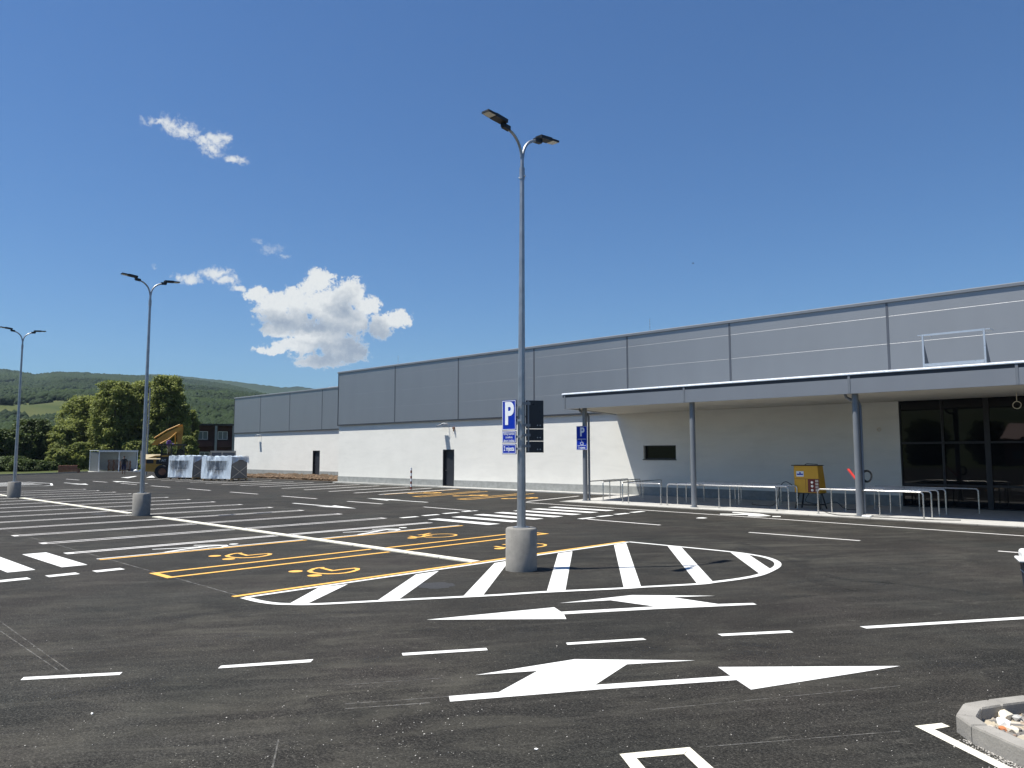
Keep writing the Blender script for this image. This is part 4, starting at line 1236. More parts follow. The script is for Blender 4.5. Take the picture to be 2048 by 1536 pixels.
# ------------------------------------------------------------------ yellow site power cabinet
PC = tag(empty('power_cabinet', (-12.08, 28.75, 0.03)), 'yellow site power cabinet on black legs under the canopy', 'power cabinet')
mb = MB()
vs = [(-0.48,-0.27,0.60),(0.47,-0.27,0.60),(0.50,0.27,0.60),(-0.48,0.27,0.60),(-0.50,-0.25,1.60),(0.40,-0.25,1.60),(0.40,0.25,1.60),(-0.50,0.25,1.60)]
mb.add(vs, [(0,3,2,1),(4,5,6,7),(0,1,5,4),(1,2,6,5),(2,3,7,6),(3,0,4,7)]); mb.build('housing', M['yellowbox'], PC)
mb = MB(); mb.bbox(-0.58, -0.30, 1.603, 0.43, 0.29, 1.635, 0.006); mb.tube([(-0.2,0,1.62),(-0.12,0.05,1.68),(0.1,0,1.67),(0.3,0.06,1.66)], 0.014, 6); mb.build('lid', M['black'], PC)
mb = MB(); mb.box(0.03, -0.272, 0.62, 0.455, -0.268, 1.12); pn = mb.build('socket_panel', M['redpanel'], PC)
for zz in (1.0, 0.86, 0.71):
    mb = MB(); mb.tube([(0.2,-0.272,zz),(0.2,-0.31,zz-0.01)], 0.045, 14); mb.build('socket', M['aluminium'], pn)
mb = MB()
for k in range(4):
    for j in range(2): mb.box(0.32+0.06*j, -0.278, 0.66+0.115*k, 0.365+0.06*j, -0.2725, 0.74+0.115*k)
build_pieces(mb, 'breaker', M['beige'], pn)
mb = MB(); mb.box(-0.40, -0.272, 1.2, -0.12, -0.262, 1.4); st = mb.build('sticker', M['signwhite'], PC)
mb = MB()
for x0, x1, z0, z1 in ((-0.38,-0.14,1.255,1.31),(-0.29,-0.22,1.315,1.36)): mb.box(x0, -0.274, z0, x1, -0.2722, z1)
mb.build('emblem', M['signblue'], st)
mb = MB(); mb.box(-0.48,-0.271,1.112,0.02,-0.2655,1.122); mb.box(-0.055,-0.271,0.61,-0.045,-0.2655,1.11); mb.build('door_gap', M['redpanel'], PC)
for sx in (-1, 1):
    for sy in (-1, 1):
        mb = MB(); mb.beam((sx*0.34, sy*0.2, 0.60), (sx*0.47, sy*0.3, 0.0), 0.045); mb.build('leg', M['black'], PC)
mb = MB(); mb.beam((-0.45, -0.27, 0.14), (0.45, -0.27, 0.14), 0.03); mb.beam((-0.45, 0.27, 0.14), (0.45, 0.27, 0.14), 0.03); mb.box(-0.46,-0.26,0.57,0.46,0.26,0.598); mb.build('leg_frame', M['black'], PC)

def cable(name, pts, r, mat, label, cat='cable'):
    p3 = [Vector(q) for q in pts]; out = []
    for i in range(len(p3)-1):
        p0, p1, p2, p3_ = p3[max(i-1,0)], p3[i], p3[i+1], p3[min(i+2,len(p3)-1)]
        for k in range(8):
            t = k/8
            out.append(0.5*((2*p1)+(p2-p0)*t+(2*p0-5*p1+4*p2-p3_)*t*t+(3*p1-p0-3*p2+p3_)*t**3))
    out.append(p3[-1])
    mb = MB(); mb.tube(out, r, 8)
    return tag(mb.build(name, M[mat]), label, cat)
cable('power_cable', [(-12.55,28.7,0.75),(-12.9,28.5,1.02),(-13.2,28.6,0.8),(-13.35,28.7,0.35),(-13.7,28.9,0.06),(-14.6,29.2,0.045),(-15.2,30.3,0.045)], 0.014, 'black', 'black cable hanging from the left side of the yellow cabinet')
cable('power_cable', [(-11.7,28.8,0.62),(-11.5,28.3,0.12),(-10.9,27.2,0.045),(-10.2,26.3,0.045),(-9.7,26.2,0.045),(-8.8,26.25,0.045),(-7.4,26.35,0.045),(-6.6,26.8,0.045)], 0.012, 'black', 'black cable lying along the pavement edge past the right column')
cable('power_cable', [(-12.1,28.7,0.62),(-12.15,28.5,0.3),(-11.6,28.7,0.22),(-11.2,28.9,0.3),(-10.9,29.0,0.06),(-10.5,29.2,0.045)], 0.012, 'black', 'black cable sagging below the yellow cabinet')
mb = MB()
for k in range(3):
    c0 = Vector((-9.27, 26.62+0.02*k, 1.34)); n = 22
    mb.tube([c0+Vector((0.17*math.cos(2*PI*i/n)*(1-0.14*k), 0.02*math.sin(4*PI*i/n), 0.20*math.sin(2*PI*i/n)*(1-0.1*k))) for i in range(n+1)], 0.014, 8, caps=False)
tag(mb.build('cable_coil', M['black']), 'coil of black cable hanging on the right canopy column', 'cable coil')
a = vy(1696, 938, 26.75); b = vy(1719, 967, 26.6)
mb = MB(); mb.beam(tuple(a), tuple(b), 0.09, 0.035)
tag(mb.build('red_bar', M['red']), 'red bar sticking out behind the right canopy column', 'bar')
mb = MB(); q = g(1734, 1034.5, 0.03); mb.bbox(-0.14, -0.1, 0, 0.14, 0.1, 0.07, 0.03, Matrix.Translation((float(q[0]), float(q[1]), 0.03)))
tag(mb.build('white_bag', M['whiteplastic']), 'small white bag on the pavement beside the right canopy column', 'bag')
def loop(px, py, Y, r, mat, label):
    c0 = Vector(vy(px, py, Y)); n = 20
    mb = MB(); mb.tube([c0+Vector((r*math.cos(2*PI*i/n), 0.02*math.sin(6*PI*i/n), r*math.sin(2*PI*i/n))) for i in range(n+1)], 0.014, 8, caps=False)
    return mb, c0, label
mb, c0, lb = loop(1758, 859, WY-0.04, 0.07, 'beige', ''); tag(mb.build('cable_coil', M['beige']), 'little beige cable loop on the shaded wall', 'cable coil')
mb, c0, lb = loop(2034, 810, 30.0, 0.12, 'beige', ''); mb.tube([c0+Vector((0, 0, 0.12)), (c0.x, c0.y, 4.14)], 0.012, 6); tag(mb.build('cable_coil', M['beige']), 'beige cable loop hanging from the canopy ceiling at the entrance', 'cable coil')

# striped ranging pole at the wall
q = g(822, 979)
MP = tag(empty('marker_pole', (float(q[0]), float(q[1]), 0)), 'short red and white striped marker pole in front of the long wall', 'marker pole')
z = 0
for k in range(8):
    mb = MB(); mb.tube([(0,0,z),(0,0,z+0.16)], 0.05, 10); mb.build('band', M['redpanel'] if k % 2 == 0 else M['signwhite'], MP); z += 0.16

# bin at the right edge
q = g(2088, 1196)
BN = tag(empty('litter_bin', (float(q[0]), float(q[1]), 0), 0.3), 'dark navy bin with white rimmed lid cut by the right edge', 'bin')
mb = MB(); mb.prism([(-0.21, 0.0), (0.21, 0.0), (0.25, 0.52), (-0.25, 0.52)], -0.2, 0.2, 'y'); mb.build('body', M['navy'], BN)
mb = MB(); mb.box(-0.246, -0.207, 0.36, 0.246, 0.207, 0.37); mb.build('stripe', M['signwhite'], BN)
mb = MB(); mb.bbox(-0.31, -0.27, 0.52, 0.31, 0.27, 0.56, 0.018); mb.bbox(-0.26, -0.22, 0.55, 0.26, 0.22, 0.68, 0.04); mb.build('lid', M['whiteplastic'], BN)

# kerbed planting island at the lower right
top = 0.13
out = [(1.6, 13.4), (-1.47, 7.57), (-1.66, 7.23), (-1.775, 6.99), (-1.745, 6.66), (-1.60, 6.475), (-1.22, 6.21), (1.2, 4.5)]
def offs(pts, d):
    res = []
    for i, p in enumerate(pts):
        a = Vector(pts[max(i-1,0)]); b = Vector(pts[min(i+1,len(pts)-1)]); q = Vector(p)
        d1 = (q-a).normalized() if (q-a).length > 1e-6 else (b-q).normalized(); d2 = (b-q).normalized() if (b-q).length > 1e-6 else d1
        n1 = Vector((-d1.y, d1.x)); n2 = Vector((-d2.y, d2.x)); n = (n1+n2).normalized()
        res.append(tuple(q + n*(d/max(0.4, n.dot(n1)))))
    return res
inn = offs(out, 0.13)
mb = MB()
for i in range(len(out)-1):
    a, b, c, d = Vector(out[i]), Vector(out[i+1]), Vector(inn[i+1]), Vector(inn[i])
    L = (b-a).length; n = max(1, round(L/0.5))
    for k in range(n):
        t0 = k/n + 0.006/L; t1 = (k+1)/n - 0.002/L
        p = [a.lerp(b,t0), a.lerp(b,t1), d.lerp(c,t1), d.lerp(c,t0)]
        cen = sum(p, Vector((0,0)))/4; ip = [cen+(q-cen)*(1-0.014/max(0.05,(q-cen).length)) for q in p]
        hz = top + random.uniform(-0.003, 0.003)
        vs = [(q.x,q.y,-0.15) for q in p]+[(q.x,q.y,hz-0.014) for q in p]+[(q.x,q.y,hz) for q in ip]
        mb.add(vs, [(8,11,10,9)[::-1],(0,1,5,4),(1,2,6,5),(2,3,7,6),(3,0,4,7),(4,5,9,8),(5,6,10,9),(6,7,11,10),(7,4,8,11)])
o = mb.build('kerb', M['kerb']); tag(o, kind='structure')
bm = bmesh.new(); bm.from_mesh(o.data); bmesh.ops.recalc_face_normals(bm, faces=bm.faces); bm.to_mesh(o.data); bm.free()
mb = MB(); mb.flat([inn[0], *inn[1:], (3.5, 6.0), (3.5, 12)], 0.035); tag(mb.build('soil', M['stones']), kind='structure')

M['grit'] = simple('pale_grit', (0.40, 0.38, 0.35), 0.9, 0, 0.4, 40)
def stones(name, pts, smin, smax, mat):
    ico = bmesh.new(); bmesh.ops.create_icosphere(ico, subdivisions=1, radius=1)
    bv = np.array([v.co[:] for v in ico.verts]); bf = np.array([[v.index for v in f.verts] for f in ico.faces]); ico.free()
    n = len(pts); V = np.zeros((n, len(bv), 3)); 
    for i, p in enumerate(pts):
        s = rng.uniform(smin, smax)*np.array([rng.uniform(0.7,1.4), rng.uniform(0.7,1.4), rng.uniform(0.5,0.9)])
        v = bv*(1+rng.uniform(-0.22,0.22,(len(bv),1)))*s; a = rng.uniform(0, 2*PI)
        c, sn = math.cos(a), math.sin(a)
        V[i] = np.stack([v[:,0]*c-v[:,1]*sn, v[:,0]*sn+v[:,1]*c, v[:,2]], 1)+np.array(p)+np.array([0,0,s[2]*0.4])
    F = (bf[None]+(np.arange(n)*len(bv))[:,None,None]).reshape(-1,3)
    return np_mesh(name, V.reshape(-1,3), F, mat)
M['clod'] = simple('earth_clod', (0.13, 0.085, 0.05), 0.95, 0, 0.5, 2.0)
tag(stones('soil_clods', [(random.uniform(-71.5, -49.8), 33.5+6.2*random.random()**1.5, 0.06) for i in range(1700)], 0.04, 0.15, M['clod']), 'brown clods of dug earth along the rear wing wall', 'earth', kind='stuff')
def inside(p, poly):
    x, y = p; c = False; j = len(poly)-1
    for i in range(len(poly)):
        if (poly[i][1] > y) != (poly[j][1] > y) and x < (poly[j][0]-poly[i][0])*(y-poly[i][1])/(poly[j][1]-poly[i][1])+poly[i][0]: c = not c
        j = i
    return c
bed = [*inn, (3.5, 6.0), (3.5, 12)]
pts = []
while len(pts) < 2600:
    p = (random.uniform(-1.8, 0.6), random.uniform(5.2, 10.5))
    if inside(p, bed): pts.append((*p, 0.03))
tag(stones('gravel', pts, 0.008, 0.024, M['stones']), 'mixed rubble and gravel filling the kerbed island', 'gravel', kind='stuff')
pts = []
for i in range(700):
    t = random.random()**0.8; a = Vector((-1.66, 6.55)); b = Vector((-0.9, 5.95)); q = a.lerp(b, t)
    n = Vector((-0.56, -0.83)); q = q + n*abs(random.gauss(0.0, 0.05+0.05*t))
    pts.append((q.x, q.y, 0.0))
for i in range(230):
    c0 = g2(random.uniform(0, 2048), 1250+random.random()**0.6*300); pts.append((*c0, 0.0))
for i in range(60):
    c0 = g2(random.gauss(830, 70), random.gauss(1470, 40)); pts.append((*c0, 0.0))
tag(stones('loose_gravel', pts, 0.002, 0.006, M['grit']), 'loose grit scattered over the asphalt', 'gravel', kind='stuff')
big = [((1480,640),'pale flat slab of rubble lying by the kerb corner of the island',0.055,'beige'), ((1450,740),'white rounded stone in the kerbed island',0.045,'whiteplastic'),
       ((1440,835),'orange brick fragment in the kerbed island',0.04,'brickor'), ((1620,860),'long cream stone beside the orange brick fragment',0.055,'beige'), ((1690,660),'pale grey stone behind the white stone',0.04,'pave')]
M['brickor'] = simple('orange_brick', (0.50, 0.18, 0.07), 0.85, 0, 0.2, 8)
for (zx, zy), lb, s, mt in big:
    q = g(1840+zx/8.726, 1360+zy/8.726, 0.05)
    o = stones('rubble_stone', [(float(q[0]), float(q[1]), 0.035)], s, s*1.05, M[mt]); tag(o, lb, 'stone', 'rubble stones in the island')
q = g(1072, 1499); o = stones('pebble', [(float(q[0]), float(q[1]), 0)], 0.014, 0.015, M['whiteplastic']); tag(o, 'lone white pebble on the asphalt at the bottom', 'pebble')
q = g(184, 1428); o = stones('pebble', [(float(q[0]), float(q[1]), 0)], 0.013, 0.014, M['whiteplastic']); tag(o, 'lone white pebble on the asphalt at the lower left', 'pebble')
#@@END

#@@SECTION yard
# ------------------------------------------------------------------ far end of the car park
def frame_at(px, py, depth=None):
    """ground point and local frame (right, away) as seen along that survey line"""
    p = g(px, py)
    v = np.array([p[0], p[1]]); v /= np.linalg.norm(v)
    return Vector((float(p[0]), float(p[1]), 0)), Vector((float(v[1]), float(-v[0]), 0)), Vector((float(v[0]), float(v[1]), 0))

# wrapped units on pallets
def heading(deg):
    t = math.radians(deg); d = _fw*math.cos(t)+_rt*math.sin(t); return Vector((float(d[0]), float(d[1]), 0))
def wrapped_unit(px, py, L, Wd, H_, label, ang):
    p = g(px, py); u = heading(ang); rz = math.atan2(-u.y, -u.x)       # local +x points from far-left end to the near corner
    r = tag(empty('wrapped_unit', (float(p[0]), float(p[1]), 0), rz), label, 'wrapped unit', 'wrapped units on pallets')
    # local: near corner at origin, length towards -x, depth towards +y
    mb = MB()
    for y in np.linspace(0.05, Wd-0.05, 9): mb.box(-L, y-0.06, 0.15, 0, y+0.06, 0.175)
    for x in (-L+0.1, -L*0.5, -0.1):
        mb.box(x-0.07, 0, 0.122, x+0.07, Wd, 0.148); mb.box(x-0.07, 0.02, 0.0, x+0.07, 0.14, 0.12); mb.box(x-0.07, Wd/2-0.06, 0.0, x+0.07, Wd/2+0.06, 0.12); mb.box(x-0.07, Wd-0.14, 0, x+0.07, Wd-0.02, 0.12)
    mb.build('pallet', M['wood'], r)
    mb = MB(); mb.bbox(-L+0.06, 0.06, 0.18, -0.06, Wd-0.06, H_-0.06, 0.02)
    body = mb.build('casing', M['unitgrey'], r)
    mb = MB()
    for k in range(7): mb.box(-L*0.8, 0.035, H_-0.92+k*0.1, -L*0.2, 0.058, H_-0.85+k*0.1)
    mb.build('louvre', M['cope'], body)
    mb = MB(); mb.beam((-0.045, 0.1, 0.25), (-0.045, Wd-0.1, H_*0.62), 0.05, 0.012, (1,0,0)); mb.beam((-0.035, Wd-0.1, 0.25), (-0.035, 0.1, H_*0.62), 0.05, 0.012, (1,0,0)); build_pieces(mb, 'strap', M['beige'], body)
    mb = MB()
    for y in (0.3, Wd-0.3): mb.tube([(-0.058, y, H_-0.22), (-0.04, y, H_-0.22)], 0.045, 10)
    build_pieces(mb, 'lifting_eye', M['black'], body)
    # film: front sheet with folds and swags, top sheet, short side skirt
    nx, nz = 44, 26; V = []; 
    for j in range(nz):
        for i in range(nx):
            s = i/(nx-1); tz = j/(nz-1)
            z = 0.16+(H_-0.12)*tz
            sw = math.sin(PI*s)
            fold = 0.035*math.sin(s*17+3*sw*tz)*(1-0.5*tz)+0.02*math.sin(s*41+tz*5)+0.05*math.sin(6*tz+9*(2*s-1)**2)*sw
            y = -0.02-0.10*(1-tz)*(0.6+0.4*math.sin(7*s))-abs(fold)
            V.append((-L-0.03+s*(L+0.05), y, z+0.03*math.sin(11*s)*tz))
    F = [(j*nx+i, j*nx+i+1, (j+1)*nx+i+1, (j+1)*nx+i) for j in range(nz-1) for i in range(nx-1)]
    b0 = len(V); ny = 10
    for j in range(ny):
        for i in range(nx):
            s = i/(nx-1); t = j/(ny-1)
            V.append((-L-0.03+s*(L+0.05), -0.02+t*(Wd+0.04), H_+0.045+0.035*math.sin(s*23+t*4)+0.03*math.sin(t*15+s*7)))
    F += [(b0+j*nx+i, b0+j*nx+i+1, b0+(j+1)*nx+i+1, b0+(j+1)*nx+i) for j in range(ny-1) for i in range(nx-1)]
    b1 = len(V); n2 = 22; n3 = 10
    for j in range(n3):
        for i in range(n2):
            s = i/(n2-1); t = j/(n3-1)
            drop = 0.25+0.35*abs(2*s-1)**1.5
            V.append((0.02+0.04*math.sin(s*19+t*3)*t+0.03*t, -0.02+s*(Wd+0.04), H_+0.04-t*drop))
    F += [(b1+j*n2+i, b1+j*n2+i+1, b1+(j+1)*n2+i+1, b1+(j+1)*n2+i) for j in range(n3-1) for i in range(n2-1)]
    np_mesh('plastic_wrap', np.array(V), np.array(F), M['wrap'], r, True)
    return r
wrapped_unit(463, 962, 3.15, 1.75, 1.86, 'wrapped machine unit on a pallet nearest the white wall', -65)
wrapped_unit(386, 959, 2.8, 1.9, 1.90, 'wrapped machine unit on a pallet beside the excavator', -65)

# pale framed crate behind them
c0, ri, aw = frame_at(445, 951)
CR = tag(empty('crate', tuple(c0+aw*1.5), math.atan2(ri.y, ri.x)), 'pale framed crate behind the wrapped units', 'crate')
mb = MB(); hw = 1.15; ht = 2.40
for x in (-hw, -0.1, hw):
    for y in (0, 1.2): mb.box(x-0.06, y-0.06, 0, x+0.06, y+0.06, ht)
for y in (-0.0, 1.2):
    mb.box(-hw-0.06, y-0.075, ht-0.16, hw+0.06, y+0.065, ht+0.02); mb.box(-hw-0.06, y-0.065, 0.1, hw+0.06, y+0.065, 0.2)
mb.build('frame', M['beige'], CR)
mb = MB(); mb.box(-hw+0.07, 0.02, 0.21, -0.17, 1.1, ht-0.12); mb.box(-0.03, 0.02, 0.21, hw-0.07, 1.1, ht-0.12); mb.build('content', M['cope'], CR)

# wheeled excavator
c0, ri, aw = frame_at(325, 957)
EX = tag(empty('excavator', tuple(c0+aw*1.0+ri*0.4), math.atan2(ri.y, ri.x)), 'yellow wheeled excavator with raised folded boom', 'excavator')
# local x: image right, y: away
mb = MB()
mb.prism([(-1.78,0.62),(-0.3,0.55),(0.1,0.72),(0.1,1.22),(-1.82,1.24)], -0.95, 1.15, 'y'); mb.build('counterweight', M['excyellow'], EX)
mb = MB(); mb.prism([(-1.75,1.245),(0.0,1.245),(0.0,2.02),(-1.0,1.98),(-1.78,1.72)], -0.9, 1.1, 'y'); hd = mb.build('engine_hood', M['excyellow'], EX)
mb = MB(); mb.box(-1.72,-0.915,1.30,-1.15,-0.903,1.66); mb.build('grille', M['black'], hd)
mb = MB(); mb.prism([(-1.02,1.66),(-0.55,2.06),(1.0,2.08),(1.0,2.03),(-0.55,2.02),(-0.98,1.64)], -1.80, -0.62, 'x'); mb.build('hood_lid', M['palelid'], hd)
mb = MB(); mb.box(-0.95,-0.925,1.25,0.1,-0.904,1.85); mb.build('side_panel', M['black'], hd)
text_mesh('emblem', 'CAT', 0.28, Matrix.Translation((-0.45, -0.93, 1.55)) @ Matrix.Rotation(PI/2, 4, 'X'), M['galv'], hd, bold=0.01)
mb = MB(); mb.prism([(-0.45,1.235),(1.45,1.235),(1.5,0.9),(0.9,0.5),(-1.0,0.5)], -0.97, 1.1, 'y'); mb.build('chassis', M['black'], EX)
mb = MB(); mb.box(-1.1,-0.5,0.5,3.3,0.7,0.95); mb.build('undercarriage', M['black'], EX)
for x in (-0.45, 2.7):
    for y in (-0.85, 0.75):
        mb = MB()
        T = Matrix.Translation((x, y, 0.58)) @ Matrix.Rotation(PI/2, 4, 'X')
        tmp = MB(); tmp.lathe([(0.42,-0.22),(0.56,-0.21),(0.60,-0.14),(0.60,0.14),(0.56,0.21),(0.42,0.22)], 28)
        mb.add([tuple(T @ Vector(q)) for q in tmp.v], tmp.f, True); w = mb.build('wheel', M['rubber'], EX)
        mb = MB(); tmp = MB(); tmp.lathe([(0.30,-0.23),(0.30,0.23)], 20); mb.add([tuple(T @ Vector(q)) for q in tmp.v], tmp.f, True); mb.build('rim', M['brownwood'], w)
mb = MB()
for x in (-0.62, 0.25, 1.25):
    for y in (-0.9, 0.2): mb.beam((x, y, 1.23), (x+(0.06 if x < 0 else -0.02), y, 2.86), 0.09)
mb.box(-0.85, -1.0, 2.86, 1.42, 0.32, 2.97); mb.box(-0.6,-0.93,2.05,1.25,-0.87,2.12)
cb = mb.build('cab', M['black'], EX)
mb = MB(); mb.box(-0.6,-0.86,1.3,1.2,-0.85,2.85); build_pieces(mb, 'window', M['clearglass'], cb)
mb = MB(); mb.bbox(0.0,-0.6,1.35,0.55,-0.1,1.6,0.05); mb.bbox(-0.05,-0.6,1.6,0.1,-0.1,2.3,0.04); mb.build('seat', M['excyellow'], cb)
# boom and stick, cylinders
mb = MB()
bo = [(-1.4,2.90),(-1.15,3.3),(-0.2,4.0),(0.75,4.5),(1.12,4.58),(1.05,4.2),(0.1,3.65),(-0.85,2.9)]
mb.prism(bo, 0.45, 0.72, 'y'); bm_ = mb.build('boom', M['excyellow'], EX)
mb = MB(); mb.tube([(-0.7,0.38,3.0),(0.05,0.38,3.45),(0.6,0.38,4.0)], 0.07, 10); mb.tube([(-1.2,0.58,3.5),(-0.2,0.58,4.2),(0.85,0.58,4.72)], 0.06, 10); mb.build('cylinder', M['excyellow'], bm_)
mb = MB(); mb.prism([(0.72,4.6),(1.05,4.78),(1.16,4.4),(1.02,2.6),(0.72,2.55),(0.66,3.6)], 0.74, 0.98, 'y'); stk = mb.build('stick', M['excyellow'], EX)
mb = MB(); mb.tube([(0.52,0.86,4.2),(0.55,0.86,2.8)], 0.06, 10); mb.build('cylinder', M['excyellow'], stk)
mb = MB(); mb.prism([(0.7,2.5),(1.1,2.6),(1.4,2.0),(1.0,1.6),(0.65,1.9)], 0.5, 1.05, 'y'); mb.build('bucket', M['black'], EX)
mb = MB(); mb.beam((-1.95,0.5,1.2),(-1.95,0.5,2.45),0.10); mb.beam((-2.2,0.9,1.2),(-2.2,0.9,2.4),0.12); mb.build('exhaust', M['beige'], EX)

# people
def person(name, loc, rz, label, J, mats, hair=True):
    """one continuous skinned body; J: joint -> (pos, radius)"""
    E = [('pelvis','belly'),('belly','chest'),('chest','neck'),('neck','head0'),('head0','head1'),('head1','head2'),
         ('chest','shL'),('shL','elL'),('elL','wrL'),('wrL','paL'),('chest','shR'),('shR','elR'),('elR','wrR'),('wrR','paR'),
         ('pelvis','hiL'),('hiL','knL'),('knL','anL'),('anL','toL'),('pelvis','hiR'),('hiR','knR'),('knR','anR'),('anR','toR')]
    J = dict(J)
    for s in 'LR':
        w = Vector(J['wr'+s][0]); pa = Vector(J['pa'+s][0]); d = (pa-w).normalized(); side = d.cross(Vector((1,0,0))).normalized()
        for k in range(4):
            o = side*(0.027*(k-1.5)); L = (0.075, 0.088, 0.082, 0.062)[k]
            J[f'f{s}{k}a'] = (pa+o+d*0.03, 0.010); J[f'f{s}{k}b'] = (pa+o*1.1+d*(0.03+L)+Vector((0,0,0)), 0.008)
            E += [('pa'+s, f'f{s}{k}a'), (f'f{s}{k}a', f'f{s}{k}b')]
        J[f't{s}a'] = (w.lerp(pa,0.5)+side*0.05, 0.011); J[f't{s}b'] = (w.lerp(pa,0.5)+side*0.075+d*0.055, 0.009)
        E += [('wr'+s, f't{s}a'), (f't{s}a', f't{s}b')]
    keys = list(J.keys()); idx = {k: i for i, k in enumerate(keys)}
    me = bpy.data.meshes.new('tmp'); me.from_pydata([tuple(J[k][0]) for k in keys], [(idx[a], idx[b]) for a, b in E], [])
    ob = bpy.data.objects.new('tmp', me); COL.objects.link(ob)
    md = ob.modifiers.new('skin', 'SKIN')
    for k in keys:
        r = J[k][1]; sv = me.skin_vertices[0].data[idx[k]]
        sv.radius = r if isinstance(r, tuple) else (r, r); sv.use_root = (k == 'pelvis')
    sb = ob.modifiers.new('sub', 'SUBSURF'); sb.levels = 2; sb.render_levels = 2
    dg = bpy.context.evaluated_depsgraph_get(); dg.update()
    body = bpy.data.meshes.new_from_object(ob.evaluated_get(dg))
    bpy.data.objects.remove(ob); bpy.data.meshes.remove(me)
    body.materials.clear()
    order = ['skin', mats['top'], mats['legs'], 'shoe', 'hair']
    for m in order: body.materials.append(M[m])
    hz = J['head1'][0][2]; nz = J['neck'][0][2]; pz = J['pelvis'][0][2]
    for f in body.polygons:
        c = f.center
        i = 0
        if hair and (c.z > hz+0.02 or (c.y > 0.0 and c.z > nz+0.085)): i = 4
        elif c.z > nz-0.01: i = 0
        elif c.z > pz-0.01: 
            i = 1
            lim = mats.get('sleeve', 0.0)
            if abs(c.x) > 0.20 and c.z < J['elL'][0][2]+lim: i = 0
        elif c.z > mats.get('hem', 0.0): 
            i = 2
            if abs(c.x) > 0.235: i = 0
        elif c.z > 0.11: i = 0
        if c.z < 0.10: i = 3
        f.material_index = i; f.use_smooth = True
    body.name = name
    r = tag(link(bpy.data.objects.new(name, body)), label, 'person')
    r.location = loc; r.rotation_euler = (0, 0, rz)
    # face: nose, eyes, mouth, ears and hair cap as children
    h = Vector(J['head1'][0])
    mb = MB(); mb.tube([h+Vector((0,-0.095,0.02)), h+Vector((0,-0.122,-0.025)), h+Vector((0,-0.1,-0.035))], [0.010,0.016,0.012], 8); mb.build('nose', M['skin'], r)
    mb = MB()
    for s in (-1, 1): mb.lathe([(0.004,h.z+0.006),(0.011,h.z+0.012),(0.004,h.z+0.02)], 10, (s*0.032, h.y-0.098))
    build_pieces(mb, 'eye', M['black'], r)
    mb = MB(); mb.box(-0.025, h.y-0.101, h.z-0.065, 0.025, h.y-0.085, h.z-0.055); mb.build('mouth', M['redpanel'], r)
    mb = MB()
    for s in (-1, 1): mb.bbox(s*0.088-0.012, h.y-0.02, h.z-0.03, s*0.088+0.012, h.y+0.02, h.z+0.03, 0.008)
    build_pieces(mb, 'ear', M['skin'], r)
    return r
def joints(S, pose):
    """standing figure facing -y; S scales to height, pose overrides"""
    J = {'pelvis': ((0,0,0.95),(0.15,0.11)), 'belly': ((0,0,1.10),(0.145,0.105)), 'chest': ((0,0.01,1.36),(0.165,0.115)), 'neck': ((0,0.01,1.53),0.058),
         'head0': ((0,-0.005,1.60),(0.07,0.078)), 'head1': ((0,-0.01,1.665),(0.082,0.098)), 'head2': ((0,0.0,1.735),(0.066,0.08)),
         'shL': ((-0.20,0.01,1.43),0.062), 'elL': ((-0.26,0.03,1.14),0.047), 'wrL': ((-0.27,-0.04,0.89),0.033), 'paL': ((-0.27,-0.06,0.82),(0.028,0.036)),
         'shR': ((0.20,0.01,1.43),0.062), 'elR': ((0.26,0.03,1.14),0.047), 'wrR': ((0.27,-0.04,0.89),0.033), 'paR': ((0.27,-0.06,0.82),(0.028,0.036)),
         'hiL': ((-0.10,0,0.88),0.098), 'knL': ((-0.105,-0.01,0.49),0.065), 'anL': ((-0.11,0.02,0.09),0.045), 'toL': ((-0.115,-0.15,0.045),0.038),
         'hiR': ((0.10,0,0.88),0.098), 'knR': ((0.105,-0.01,0.49),0.065), 'anR': ((0.11,0.02,0.09),0.045), 'toR': ((0.115,-0.15,0.045),0.038)}
    J.update(pose)
    return {k: (tuple(c*S for c in p), tuple(q*S for q in r) if isinstance(r, tuple) else r*S) for k, (p, r) in J.items()}
walk = {'knR': ((0.10,-0.10,0.50),0.065), 'anR': ((0.10,-0.16,0.11),0.045), 'toR': ((0.10,-0.33,0.055),0.038),
        'knL': ((-0.10,0.06,0.49),0.065), 'anL': ((-0.10,0.24,0.13),0.045), 'toL': ((-0.105,0.10,0.05),0.038),
        'elL': ((-0.29,-0.06,1.15),0.047), 'wrL': ((-0.28,-0.19,0.93),0.033), 'paL': ((-0.27,-0.23,0.87),(0.028,0.036)),
        'elR': ((0.29,0.10,1.16),0.047), 'wrR': ((0.30,0.06,0.90),0.033), 'paR': ((0.30,0.03,0.83),(0.028,0.036))}
p = g(247, 949)
tocam = math.atan2(-p[1], -p[0]) + PI/2
person('person', (float(p[0]), float(p[1]), 0), tocam + PI, 'man in dark shirt and navy shorts walking towards the sheet metal shed', joints(1.10, walk), {'top': 'shirtdark', 'legs': 'shortsnavy', 'hem': 0.50, 'sleeve': 0.06})
lp = EX.matrix_world
pe = Vector(c0+aw*1.0)+ri*0.42+aw*1.35
reach = {'elR': ((0.30,-0.08,1.18),0.047), 'wrR': ((0.24,-0.28,1.12),0.033), 'paR': ((0.21,-0.34,1.13),(0.028,0.036))}
mb = MB(); mb.box(-1.0, 1.12, 1.05, 1.2, 1.9, 1.85); mb.build('rear_deck', M['excyellow'], EX)
person('person', (pe.x, pe.y, 1.85), math.atan2(-pe.y, -pe.x)+PI/2+0.9, 'person in purple shirt standing on the excavator behind its cab', joints(1.0, reach), {'top': 'purple', 'legs': 'paletrousers', 'hem': 0.1, 'sleeve': 0.0})

